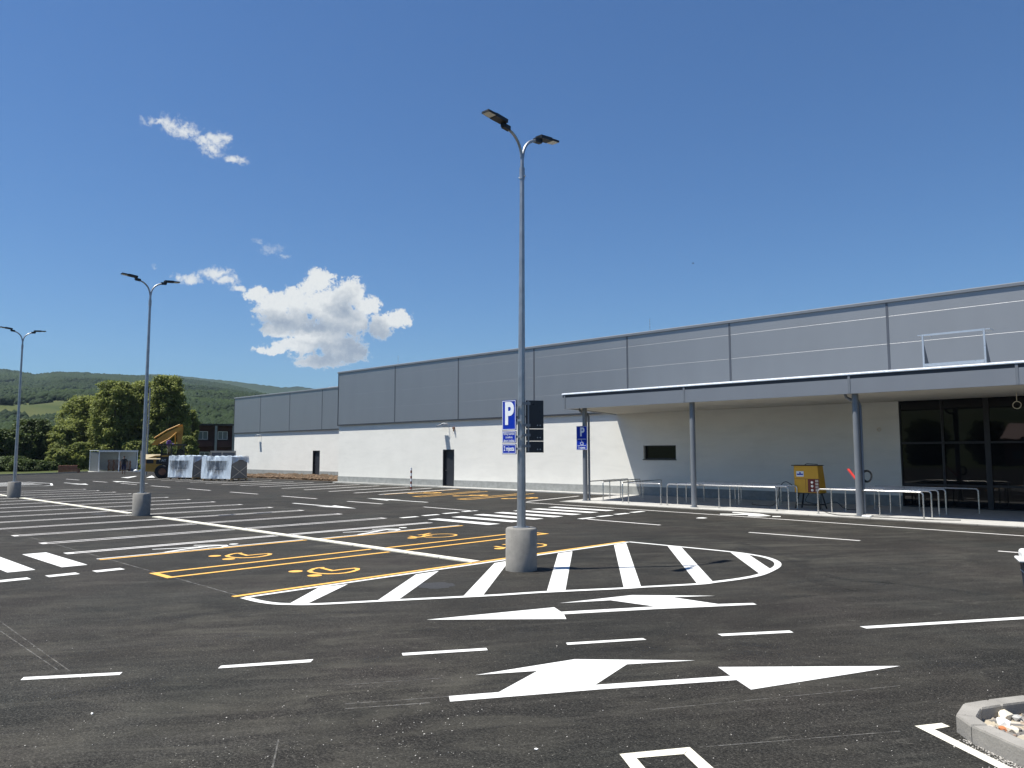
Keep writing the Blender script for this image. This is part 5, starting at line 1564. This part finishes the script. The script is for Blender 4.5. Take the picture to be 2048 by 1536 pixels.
# sheet metal shed with stacked pallets
c0, ri, aw = frame_at(197, 944)
SH = tag(empty('metal_shed', tuple(c0), math.atan2(ri.y, ri.x)), 'open fronted corrugated metal shed below the big trees', 'shed')
Wf, Df, Hf = 4.05, 2.7, 2.5
def corr(mb, a, b, z0, z1, n, amp):
    a = Vector((*a,0)); b = Vector((*b,0)); d = (b-a); nn = Vector((-d.y, d.x, 0)).normalized()
    vs = []
    for k in range(n+1):
        q = a+d*(k/n)+nn*(amp if k % 2 else -amp); vs += [(q.x,q.y,z0),(q.x,q.y,z1)]
    mb.add(vs, [(2*k,2*k+2,2*k+3,2*k+1) for k in range(n)])
mb = MB(); corr(mb, (0.0,Df), (Wf,Df), 0.08, Hf-0.12, 70, 0.018)
for z in np.arange(0.3, Hf-0.2, 0.18): mb.box(0.02, Df-0.035, z, Wf-0.02, Df-0.022, z+0.03)
mb.build('back_wall', M['shed'], SH)
mb = MB(); corr(mb, (-0.02,0.05), (-0.95,Df), 0.08, Hf-0.12, 44, 0.018); mb.build('side_wall', M['sheddark'], SH)
mb = MB()
for x, y in ((0,0),(Wf,0),(Wf*0.52,0),(-0.98,Df)): mb.box(x-0.05,y-0.05,0,x+0.05,y+0.05,Hf)
build_pieces(mb, 'post', M['whiteplastic'], SH)
mb = MB(); mb.prism([(-1.05,Df+0.1),(Wf+0.1,Df+0.1),(Wf+0.1,-0.1),(-0.1,-0.1)], Hf+0.002, Hf+0.07, 'z'); mb.build('roof', M['shed'], SH)
mb = MB(); mb.prism([(-0.08,-0.08),(Wf+0.08,-0.08),(Wf+0.08,-0.03),(-0.08,-0.03)], Hf-0.14, Hf, 'z'); mb.build('roof_edge', M['whiteplastic'], SH)
mb = MB(); mb.prism([(-1.2,-0.9),(Wf+2.2,-1.0),(Wf+2.0,Df+0.3),(-1.2,Df+0.3)], -0.03, 0.05, 'z', Matrix.Translation(c0) @ Matrix.Rotation(math.atan2(ri.y, ri.x), 4, 'Z')); tag(mb.build('pavement', M['pave']), kind='structure')
def pallet_proto():
    r = empty('pallet')
    mb = MB()
    for y in np.linspace(-0.34, 0.34, 5): mb.box(-0.6, y-0.062, 0.100, 0.6, y+0.062, 0.135)
    for x in (-0.53, 0, 0.53):
        mb.box(x-0.08, -0.4, 0.07, x+0.08, 0.4, 0.098)
        for y in (-0.33, 0, 0.33): mb.box(x-0.08, y-0.07, 0.03, x+0.08, y+0.07, 0.068)
    for y in (-0.33, 0, 0.33): mb.box(-0.6, y-0.07, 0.0, 0.6, y+0.07, 0.028)
    o = mb.build('pallet', M['brownwood']); bpy.data.objects.remove(r); return o
pp = pallet_proto(); rzs = math.atan2(ri.y, ri.x)
for s in range(2):
    for k in range(10-s):
        o = pp if (s == 0 and k == 0) else pp.copy()
        if o is not pp: COL.objects.link(o)
        q = c0 + ri*(1.55+1.27*s) + aw*(0.75+0.1*s)
        o.location = (q.x+random.uniform(-0.04,0.04), q.y+random.uniform(-0.04,0.04), 0.05+0.14*k); o.rotation_euler = (0,0,rzs+random.uniform(-0.05,0.05))
        tag(o, 'brown wooden pallet in the stack inside the metal shed', 'pallet', 'pallets stacked in the shed')
def sack(px, py, s, label, mat):
    c1, r1, a1 = frame_at(px, py)
    o = stones('sack', [(0,0,0)], s, s*1.05, M[mat]); 
    o.location = tuple(c1); tag(o, label, 'sack')
    for f in o.data.polygons: f.use_smooth = True
sack(262, 943, 0.42, 'dark heap of rubbish right of the metal shed', 'unitgrey'); sack(271, 944, 0.3, 'upright white sack right of the metal shed', 'whiteplastic'); sack(281, 943, 0.26, 'white sack nearest the second lamp pole', 'whiteplastic')
# low brick pile left of the shed
c1, r1, a1 = frame_at(138, 946)
mb = MB(); T = Matrix.Translation(c1+a1*0.8) @ Matrix.Rotation(math.atan2(r1.y, r1.x), 4, 'Z')
for j in range(6):
    for i in range(8-j//3):
        mb.box(-1.1+i*0.27+0.05*(j % 2), 0, j*0.14, -1.1+i*0.27+0.25+0.05*(j % 2), 0.9, j*0.14+0.13, T)
tag(mb.build('brick_pile', M['brick']), 'low reddish brick pile in front of the shrubs', 'brick pile')
# slim pale pole behind the second lamp
c1, r1, a1 = frame_at(292, 950)
mb = MB(); top_ = at(301, 776, float((np.array([c1.x, c1.y, 0])-EYE) @ _fw)); mb.tube([tuple(c1), (c1.x+r1.x*0.05, c1.y+r1.y*0.05, float(top_[2]))], [0.09, 0.07], 8)
tag(mb.build('flag_pole', M['houseconc']), 'slim pale pole just behind the second street lamp', 'pole')

# dark red apartment house behind the yard
c1, r1, a1 = frame_at(431, 938.0)
HB = tag(empty('apartment_house', (0,0,0)), 'dark red two storey house with grey pillars behind the wrapped units', 'house')
dist = 140.0
q0 = at(431, 900, dist); HB.location = (float(q0[0]), float(q0[1]), 0); v = Vector((float(q0[0]), float(q0[1]), 0)).normalized()
HB.rotation_euler = (0, 0, math.atan2(-v.x, v.y)+0.0)
k = dist/FPX*1.12
mb = MB(); mb.box(-4.2, 1.6, 0, 8.0, 9, 7.3); wl = mb.build('wall', M['housered'], HB)
mb = MB(); mb.box(-4.4, -0.3, 7.3, 8.2, 9.3, 7.6); mb.build('roof', M['black'], HB)
for x in (-3.35, 0.0, 3.0):
    mb = MB(); mb.box(x-0.2, -0.2, 0, x+0.2, 0.2, 7.28); mb.build('pillar', M['houseconc'], HB)
for x0 in (-3.1, 0.25):
    mb = MB(); mb.box(x0, -0.1, 3.4, x0+2.5, 1.58, 3.55); mb.box(x0, -0.1, 3.552, x0+2.5, 0.0, 4.4); mb.build('balcony', M['housered'], HB)
for x0, z0 in ((-3.1, 4.75), (0.3, 4.75), (-2.7, 1.0), (0.9, 0.9)):
    mb = MB(); mb.box(x0, 1.5, z0, x0+1.7, 1.56, z0+1.5); w = mb.build('window', M['whiteplastic'], HB)
    mb = MB()
    for j in range(2): mb.box(x0+0.1+j*0.8, 1.46, z0+0.1, x0+0.8+j*0.8, 1.495, z0+1.4)
    build_pieces(mb, 'pane', M['curtain'], w)
#@@END

#@@SECTION trees
# ------------------------------------------------------------------ trees
def leaf_mesh(name, centres, radii, per, size, mat, parent=None, seed=1):
    """clumps of small leaf faces spread through the crown"""
    R_ = np.random.default_rng(seed)
    C_ = np.repeat(np.array(centres), per, axis=0); RR = np.repeat(np.array(radii), per, axis=0)
    n = len(C_)
    d = R_.normal(size=(n,3)); d /= np.linalg.norm(d, axis=1)[:,None]
    rr = R_.random(n)**0.55*(0.75+0.5*R_.random(n))
    pos_ = C_ + d*RR[:,None]*rr[:,None]*np.array([1,1,0.8])
    nrm = d*0.5 + R_.normal(size=(n,3))*0.55 + np.array([-0.1,-0.2,0.6]); nrm /= np.linalg.norm(nrm, axis=1)[:,None]
    t = np.cross(nrm, R_.normal(size=(n,3))); t /= np.linalg.norm(t, axis=1)[:,None]; b = np.cross(nrm, t)
    s = size*R_.uniform(0.55, 1.25, n)[:,None]
    V = np.stack([pos_-t*s*0.5, pos_+b*s*0.36, pos_+t*s*0.5+nrm*s*0.12, pos_-b*s*0.36], 1).reshape(-1,3)
    F = np.arange(n*4).reshape(n,4)
    return np_mesh(name, V, F, mat, parent)

def tree(name, px, depth, top_py, hw_px, label, mat='leaf', base_py=None, seed=1, n=150, per=75, size=0.42, shape='round', low=0.1, group=None, cat='tree'):
    q = at(px, 902, depth); sc = depth/FPX*1.06
    H_ = float(at(px, top_py, depth)[2]); Rw = hw_px*sc
    r = tag(empty(name, (float(q[0]), float(q[1]), -0.05)), label, cat, group)
    R_ = np.random.default_rng(seed)
    cs = []; rs = []
    n = int(n*2.1)
    while len(cs) < n:
        z = R_.uniform(low, 1.0)
        if shape == 'cone': w = 1.0-z*0.93
        elif shape == 'round': w = math.sqrt(max(0.0, 1-((z-0.48)/0.54)**2))**0.8
        else: w = math.sqrt(max(0.0, 1-((z-0.3)/0.72)**2))
        a = R_.uniform(0, 2*PI); k = R_.random()**0.35
        lob = 1+0.16*math.sin(3*a+seed)+0.12*math.sin(5*a+z*9+seed*2)
        rad = Rw*(0.15+0.10*R_.random()) if shape != 'cone' else Rw*0.2
        x = math.cos(a)*w*k*lob*(Rw-rad*0.5); y = math.sin(a)*w*k*lob*(Rw-rad*0.5)*0.9
        cs.append((x, y, min(z*H_, H_-rad*0.7))); rs.append(rad)
    leaf_mesh('crown', cs, rs, int(per*1.05), size*0.80, M[mat], r, seed)
    mb = MB(); tr = max(0.12, Rw*0.06)
    mb.tube([(0,0,-0.1),(0.05,0.02,H_*0.3),(0,0.05,H_*0.6),(0.02,0,H_*0.85)], [tr*1.2, tr, tr*0.6, tr*0.15], 8)
    for i in range(9):
        c = cs[R_.integers(0, n)]; z0 = H_*R_.uniform(0.2, 0.6)
        mb.tube([(0.03,0.03,z0), (c[0]*0.5, c[1]*0.5, (z0+c[2])/2+0.2), c], [tr*0.45, tr*0.28, tr*0.08], 6)
    mb.build('trunk', M['bark'], r)
    return r
GT = 'trees behind the car park'
tree('broadleaf_tree', 168, 118, 792, 52, 'broad tree with sunlit leaves above the left end of the shed', seed=3, n=170, group=GT)
tree('broadleaf_tree', 226, 114, 762, 52, 'tall broadleaf tree directly behind the metal shed', seed=4, n=190, group=GT)
tree('broadleaf_tree', 283, 119, 762, 44, 'tall broadleaf tree behind the second lamp pole', seed=5, n=170, group=GT)
tree('broadleaf_tree', 331, 116, 750, 42, 'tallest pointed broadleaf tree behind the excavator', seed=6, n=180, group=GT)
tree('broadleaf_tree', 379, 122, 820, 19, 'small tree between the excavator and the dark red house', seed=7, n=90, per=60, group=GT)
tree('conifer_tree', 351, 126, 757, 16, 'dark conifer tip rising behind the tallest broadleaf tree', 'leafcon', seed=8, n=150, per=60, shape='cone', size=0.4, group=GT)
tree('broadleaf_tree', 128, 112, 850, 36, 'lower leafy tree left of the metal shed', seed=9, n=110, group=GT)
tree('dark_tree', 62, 112, 838, 44, 'dark round tree behind the third street lamp', 'leafdark', seed=10, n=150, low=0.02, group=GT)
tree('dark_tree', 12, 108, 858, 46, 'dark tree at the left edge of the photo', 'leafdark', seed=11, n=150, low=0.02, group=GT)
tree('dark_tree', -60, 112, 850, 50, 'dark tree just beyond the left edge', 'leafdark', seed=12, n=140, low=0.02, group=GT)
tree('dark_tree', 98, 122, 852, 34, 'dark tree between the third lamp and the leafy trees', 'leafdark', seed=13, n=110, low=0.02, group=GT)
GS = 'shrubs at the foot of the trees'
tree('shrub', 118, 104, 896, 24, 'leafy shrub next to the brick pile', seed=14, n=70, per=60, shape='low', low=0.02, size=0.34, group=GS, cat='shrub')
tree('shrub', 160, 106, 884, 26, 'leafy shrub between the brick pile and the shed', seed=15, n=80, per=60, shape='low', low=0.02, size=0.34, group=GS, cat='shrub')
tree('shrub', 88, 104, 925, 22, 'low dark shrub along the kerb behind the third lamp', 'leafdark', seed=16, n=60, per=55, shape='low', low=0.02, size=0.32, group=GS, cat='shrub')
tree('shrub', 20, 100, 912, 40, 'low dark shrub along the kerb at the left edge', 'leafdark', seed=17, n=90, per=55, shape='low', low=0.02, size=0.32, group=GS, cat='shrub')
for i_, (px_, dp_, tp_, hw_) in enumerate(((-30, 94, 915, 34), (45, 97, 918, 30), (78, 100, 920, 24), (108, 103, 922, 20))):
    tree('shrub', px_, dp_, tp_, hw_, ['low hedge shrub just outside the left edge', 'low hedge shrub right behind the third lamp pole', 'low hedge shrub between the third lamp and the brick pile', 'low hedge shrub touching the brick pile'][i_], 'leafdark', seed=40+i_, n=60, per=60, shape='low', low=0.0, size=0.3, group=GS, cat='shrub')
tree('shrub', 268, 112, 880, 30, 'shrub right of the metal shed behind the white sacks', seed=18, n=90, per=60, shape='low', low=0.02, size=0.36, group=GS, cat='shrub')
tree('shrub', 318, 104, 880, 34, 'shrub behind the excavator cab', seed=19, n=90, per=60, shape='low', low=0.02, size=0.36, group=GS, cat='shrub')
tree('shrub', 372, 106, 872, 26, 'shrub behind the excavator boom', seed=20, n=80, per=60, shape='low', low=0.02, size=0.36, group=GS, cat='shrub')
tree('shrub', 210, 117, 870, 40, 'dense shrub filling the gap behind the shed roof', seed=21, n=100, per=60, shape='low', low=0.02, size=0.36, group=GS, cat='shrub')

# ------------------------------------------------------------------ hills with forest
def prof(tab, x):
    return np.interp(x, [a for a, b in tab], [b for a, b in tab])
NEAR = [(-900,760),(-300,742),(-100,738),(0,737),(30,741),(60,747),(110,742),(150,743),(200,746),(250,749),(300,750),(340,753),(400,760),(450,767),(490,776),(530,787),(560,797),(640,830),(760,860),(1000,880),(1400,885),(2400,880)]
FAR = [(-900,790),(0,770),(200,756),(300,748),(340,750),(400,756),(450,761),(500,767),(560,775),(600,773),(632,778),(660,786),(760,792),(1000,800),(1400,820),(2400,840)]
def az_of(px): 
    d = ray(px, 902); return math.atan2(d[0], d[1])
PXT = np.linspace(-900, 2400, 400); AZT = np.array([az_of(p_) for p_ in PXT])
def px_of(az): return np.interp(az, AZT, PXT)
def vnoise(x, y, seed):
    """smooth value noise, vectorised"""
    xi = np.floor(x).astype(np.int64); yi = np.floor(y).astype(np.int64); fx = x-xi; fy = y-yi
    fx = fx*fx*(3-2*fx); fy = fy*fy*(3-2*fy)
    def h(a, b):
        v = np.sin(a*127.1+b*311.7+seed*74.7)*43758.5453; return v-np.floor(v)
    return (h(xi,yi)*(1-fx)+h(xi+1,yi)*fx)*(1-fy)+(h(xi,yi+1)*(1-fx)+h(xi+1,yi+1)*fx)*fy
def fbm(x, y, seed, o=4):
    s = 0; a = 0.5
    for k in range(o): s = s+a*(vnoise(x*2**k, y*2**k, seed+k)-0.5); a *= 0.5
    return s
D0, D1 = 300.0, 2100.0
def hill_z(az, d):
    az = np.asarray(az, float); d = np.asarray(d, float)
    inside_ = (az > AZT[0]) & (az < AZT[-1])
    py = np.where(inside_, prof(NEAR, px_of(az)), 800.0)
    # elevation of the ridge line in metres at D1
    px = np.where(inside_, px_of(az), 1024.0)
    rx = (px-1024)/FPX; ry = -(py-768)/FPX
    vx = FV[None]*1.0 + rx[...,None]*RV[None] + ry[...,None]*UV[None] if np.ndim(rx) else None
    tan_el = vx[...,2]/np.hypot(vx[...,0], vx[...,1])
    Hr = 2.1 + D1*tan_el - 8.0
    t = np.clip((d-D0)/(D1-D0), 0, 1)
    x = d*np.sin(az); y = d*np.cos(az)
    base = Hr*t**1.5
    spur = (fbm(x/420, y/420, 5)*150-np.abs(fbm(x/260, y/260, 17, 3))*120+14)*np.sin(PI*np.clip(t,0,1))*(1-0.8*np.clip(t,0,1))*1.5
    back = np.where(d > D1, -(d-D1)*0.25, 0)
    return np.where(d < D0, -0.08, base+spur*0.7+back)
# terrain sheet (polar grid; dense where the photo looks, coarse elsewhere)
azs = np.concatenate([np.linspace(-PI, az_of(-260), 60)[:-1], np.linspace(az_of(-260), az_of(760), 300)[:-1], np.linspace(az_of(760), PI, 70)])
ds = np.concatenate([np.linspace(D0, D1, 110), np.array([2250, 2500])])
A, D = np.meshgrid(azs, ds)
Z = hill_z(A.ravel(), D.ravel())
V = np.stack([D.ravel()*np.sin(A.ravel()), D.ravel()*np.cos(A.ravel()), Z], 1)
na = len(azs)
F = np.array([(j*na+i, j*na+i+1, (j+1)*na+i+1, (j+1)*na+i) for j in range(len(ds)-1) for i in range(na-1)])[:, ::-1]
tag(np_mesh('hills', V, F, M['terrain'], smooth=True), kind='structure')
# far ridge
azf = np.linspace(az_of(-300), az_of(1100), 260); df = np.linspace(2700, 3600, 20)
A, D = np.meshgrid(azf, df); px = px_of(A.ravel()); py = prof(FAR, px)
rx = (px-1024)/FPX; ry = -(py-768)/FPX
vx = FV[None]+rx[:,None]*RV[None]+ry[:,None]*UV[None]; te = vx[:,2]/np.hypot(vx[:,0], vx[:,1])
t = (D.ravel()-2700)/900
Z = (2.1+3600*te)*(0.3+0.7*t)+fbm(D.ravel()*np.sin(A.ravel())/300, D.ravel()*np.cos(A.ravel())/300, 9)*60*np.sin(PI*t)+fbm(A.ravel()*700, D.ravel()/12, 3, 2)*7
V = np.stack([D.ravel()*np.sin(A.ravel()), D.ravel()*np.cos(A.ravel()), Z], 1); na = len(azf)
F = np.array([(j*na+i, j*na+i+1, (j+1)*na+i+1, (j+1)*na+i) for j in range(len(df)-1) for i in range(na-1)])[:, ::-1]
tag(np_mesh('hills', V, F, M['forest'], smooth=True), kind='structure')

# forest crowns
N = 150000
R_ = np.random.default_rng(21)
az = R_.uniform(az_of(-60), az_of(700), N); d = 330+(2150-330)*R_.random(N)**0.62
x = d*np.sin(az); y = d*np.cos(az); z = hill_z(az, d)
# survey positions of the meadows
rel = np.stack([x, y, z], 1)-EYE; dep = rel@FV
ppx = 1024+FPX*(rel@RV)/dep; ppy = 768-FPX*(rel@UV)/dep
mead = np.zeros(N, bool)
nw = fbm(x/70, y/70, 31, 4)*34
for (a0, a1, b0, b1) in ((-80, 90, 803, 842), (70, 150, 800, 838), (-60, 28, 763, 768), (45, 100, 743.5, 747.5), (96, 145, 812, 832)):
    mead |= (ppx+nw*1.5 > a0) & (ppx+nw*1.5 < a1) & (ppy+nw*0.5 > b0) & (ppy+nw*0.5 < b1)
mead &= fbm(x/26, y/26, 44, 3) < 0.2
keep = ~mead & (R_.random(N) < 0.62+0.9*fbm(x/120, y/120, 12, 3)+0.25)
x, y, z, d = x[keep], y[keep], z[keep], d[keep]; n = len(x)
ico = bmesh.new(); bmesh.ops.create_icosphere(ico, subdivisions=1, radius=1)
bv = np.array([v.co[:] for v in ico.verts]); bf = np.array([[v.index for v in f.verts] for f in ico.faces]); ico.free()
rad = R_.uniform(2.0, 4.2, n)*(0.75+0.45*d/2100)
jit = 1+R_.uniform(-0.28, 0.28, (n, len(bv), 1))
V = bv[None]*jit*rad[:,None,None]*np.array([1, 1, 1.1])+np.stack([x, y, z+rad*0.55], 1)[:,None,:]
F = (bf[None]+(np.arange(n)*len(bv))[:,None,None]).reshape(-1,3)
tag(np_mesh('forest', V.reshape(-1,3), F, M['forest'], smooth=True), 'green forest covering the distant hills', 'forest', kind='stuff')

# across the road, seen only in the shop glazing
def house(x, y, rz, w, dp, h, label):
    r = tag(empty('house', (x, y, 0), rz), label, 'house', 'houses across the road')
    mb = MB(); mb.box(-w/2, -dp/2, 0, w/2, dp/2, h); mb.build('wall', M['brick'], r)
    mb = MB(); mb.prism([(-dp/2-0.5, h), (dp/2+0.5, h), (0, h+2.6)], -w/2-0.4, w/2+0.4, 'x'); mb.build('roof', M['redpanel'], r)
    for k in range(3):
        mb = MB(); mb.box(-w/2+1.2+k*w/3.2, dp/2+0.002, 1.1, -w/2+2.5+k*w/3.2, dp/2+0.05, 2.4); mb.build('window', M['curtain'], r)
house(-24, -92, 0.1, 12, 9, 4.6, 'brick house across the road mirrored in the left glazing')
house(5, -88, -0.15, 11, 9, 4.8, 'brick house across the road mirrored in the right glazing')
for i, (x_, y_) in enumerate(((-42,-86),(-34,-95),(-13,-84),(-6,-98),(14,-90),(24,-86),(-20,-108),(2,-106))):
    c = copy_tree([o for o in bpy.data.objects if o.name == 'dark_tree'][0]); c.location = (x_, y_, 0); c.rotation_euler = (0,0,i*1.1); c.scale = (1.1, 1.1, 1.1)
    tag(c, 'dark tree across the road behind the photographer', 'tree', 'trees across the road')

# a bird high over the roof
q = at(1386, 527, 120)
BD = tag(empty('bird', tuple(float(c_) for c_ in q), 0.6), 'tiny dark bird flying above the store roof', 'bird')
mb = MB(); mb.tube([(-0.18,0,0),(-0.05,0,0.03),(0.1,0,0.02),(0.2,0,0.0)], [0.01,0.05,0.045,0.012], 8); mb.build('body', M['black'], BD)
for s in (-1, 1):
    mb = MB(); mb.add([(-0.08,0,0.03),(0.08,0,0.03),(0.05,s*0.16,0.14),(-0.04,s*0.18,0.14),(-0.10,s*0.36,0.10)], [(0,1,2,3),(3,2,4)]); mb.build('wing', M['black'], BD)
#@@END

# ------------------------------------------------------------------ air
def haze():
    m = bpy.data.materials.new('haze'); m.use_nodes = True; nt = m.node_tree
    for n in list(nt.nodes): nt.nodes.remove(n)
    out = nt.nodes.new('ShaderNodeOutputMaterial'); v = nt.nodes.new('ShaderNodeVolumePrincipled')
    v.inputs['Color'].default_value = (0.62, 0.80, 1.0, 1); v.inputs['Density'].default_value = HAZE; v.inputs['Anisotropy'].default_value = 0.2
    nt.links.new(v.outputs[0], out.inputs['Volume'])
    mb = MB(); mb.box(-3750, -3750, -150.0, 3750, 3750, 480.0)
    tag(mb.build('haze', m), 'thin bluish summer haze over the valley', 'haze', kind='stuff')
HAZE = 0.00006
haze()
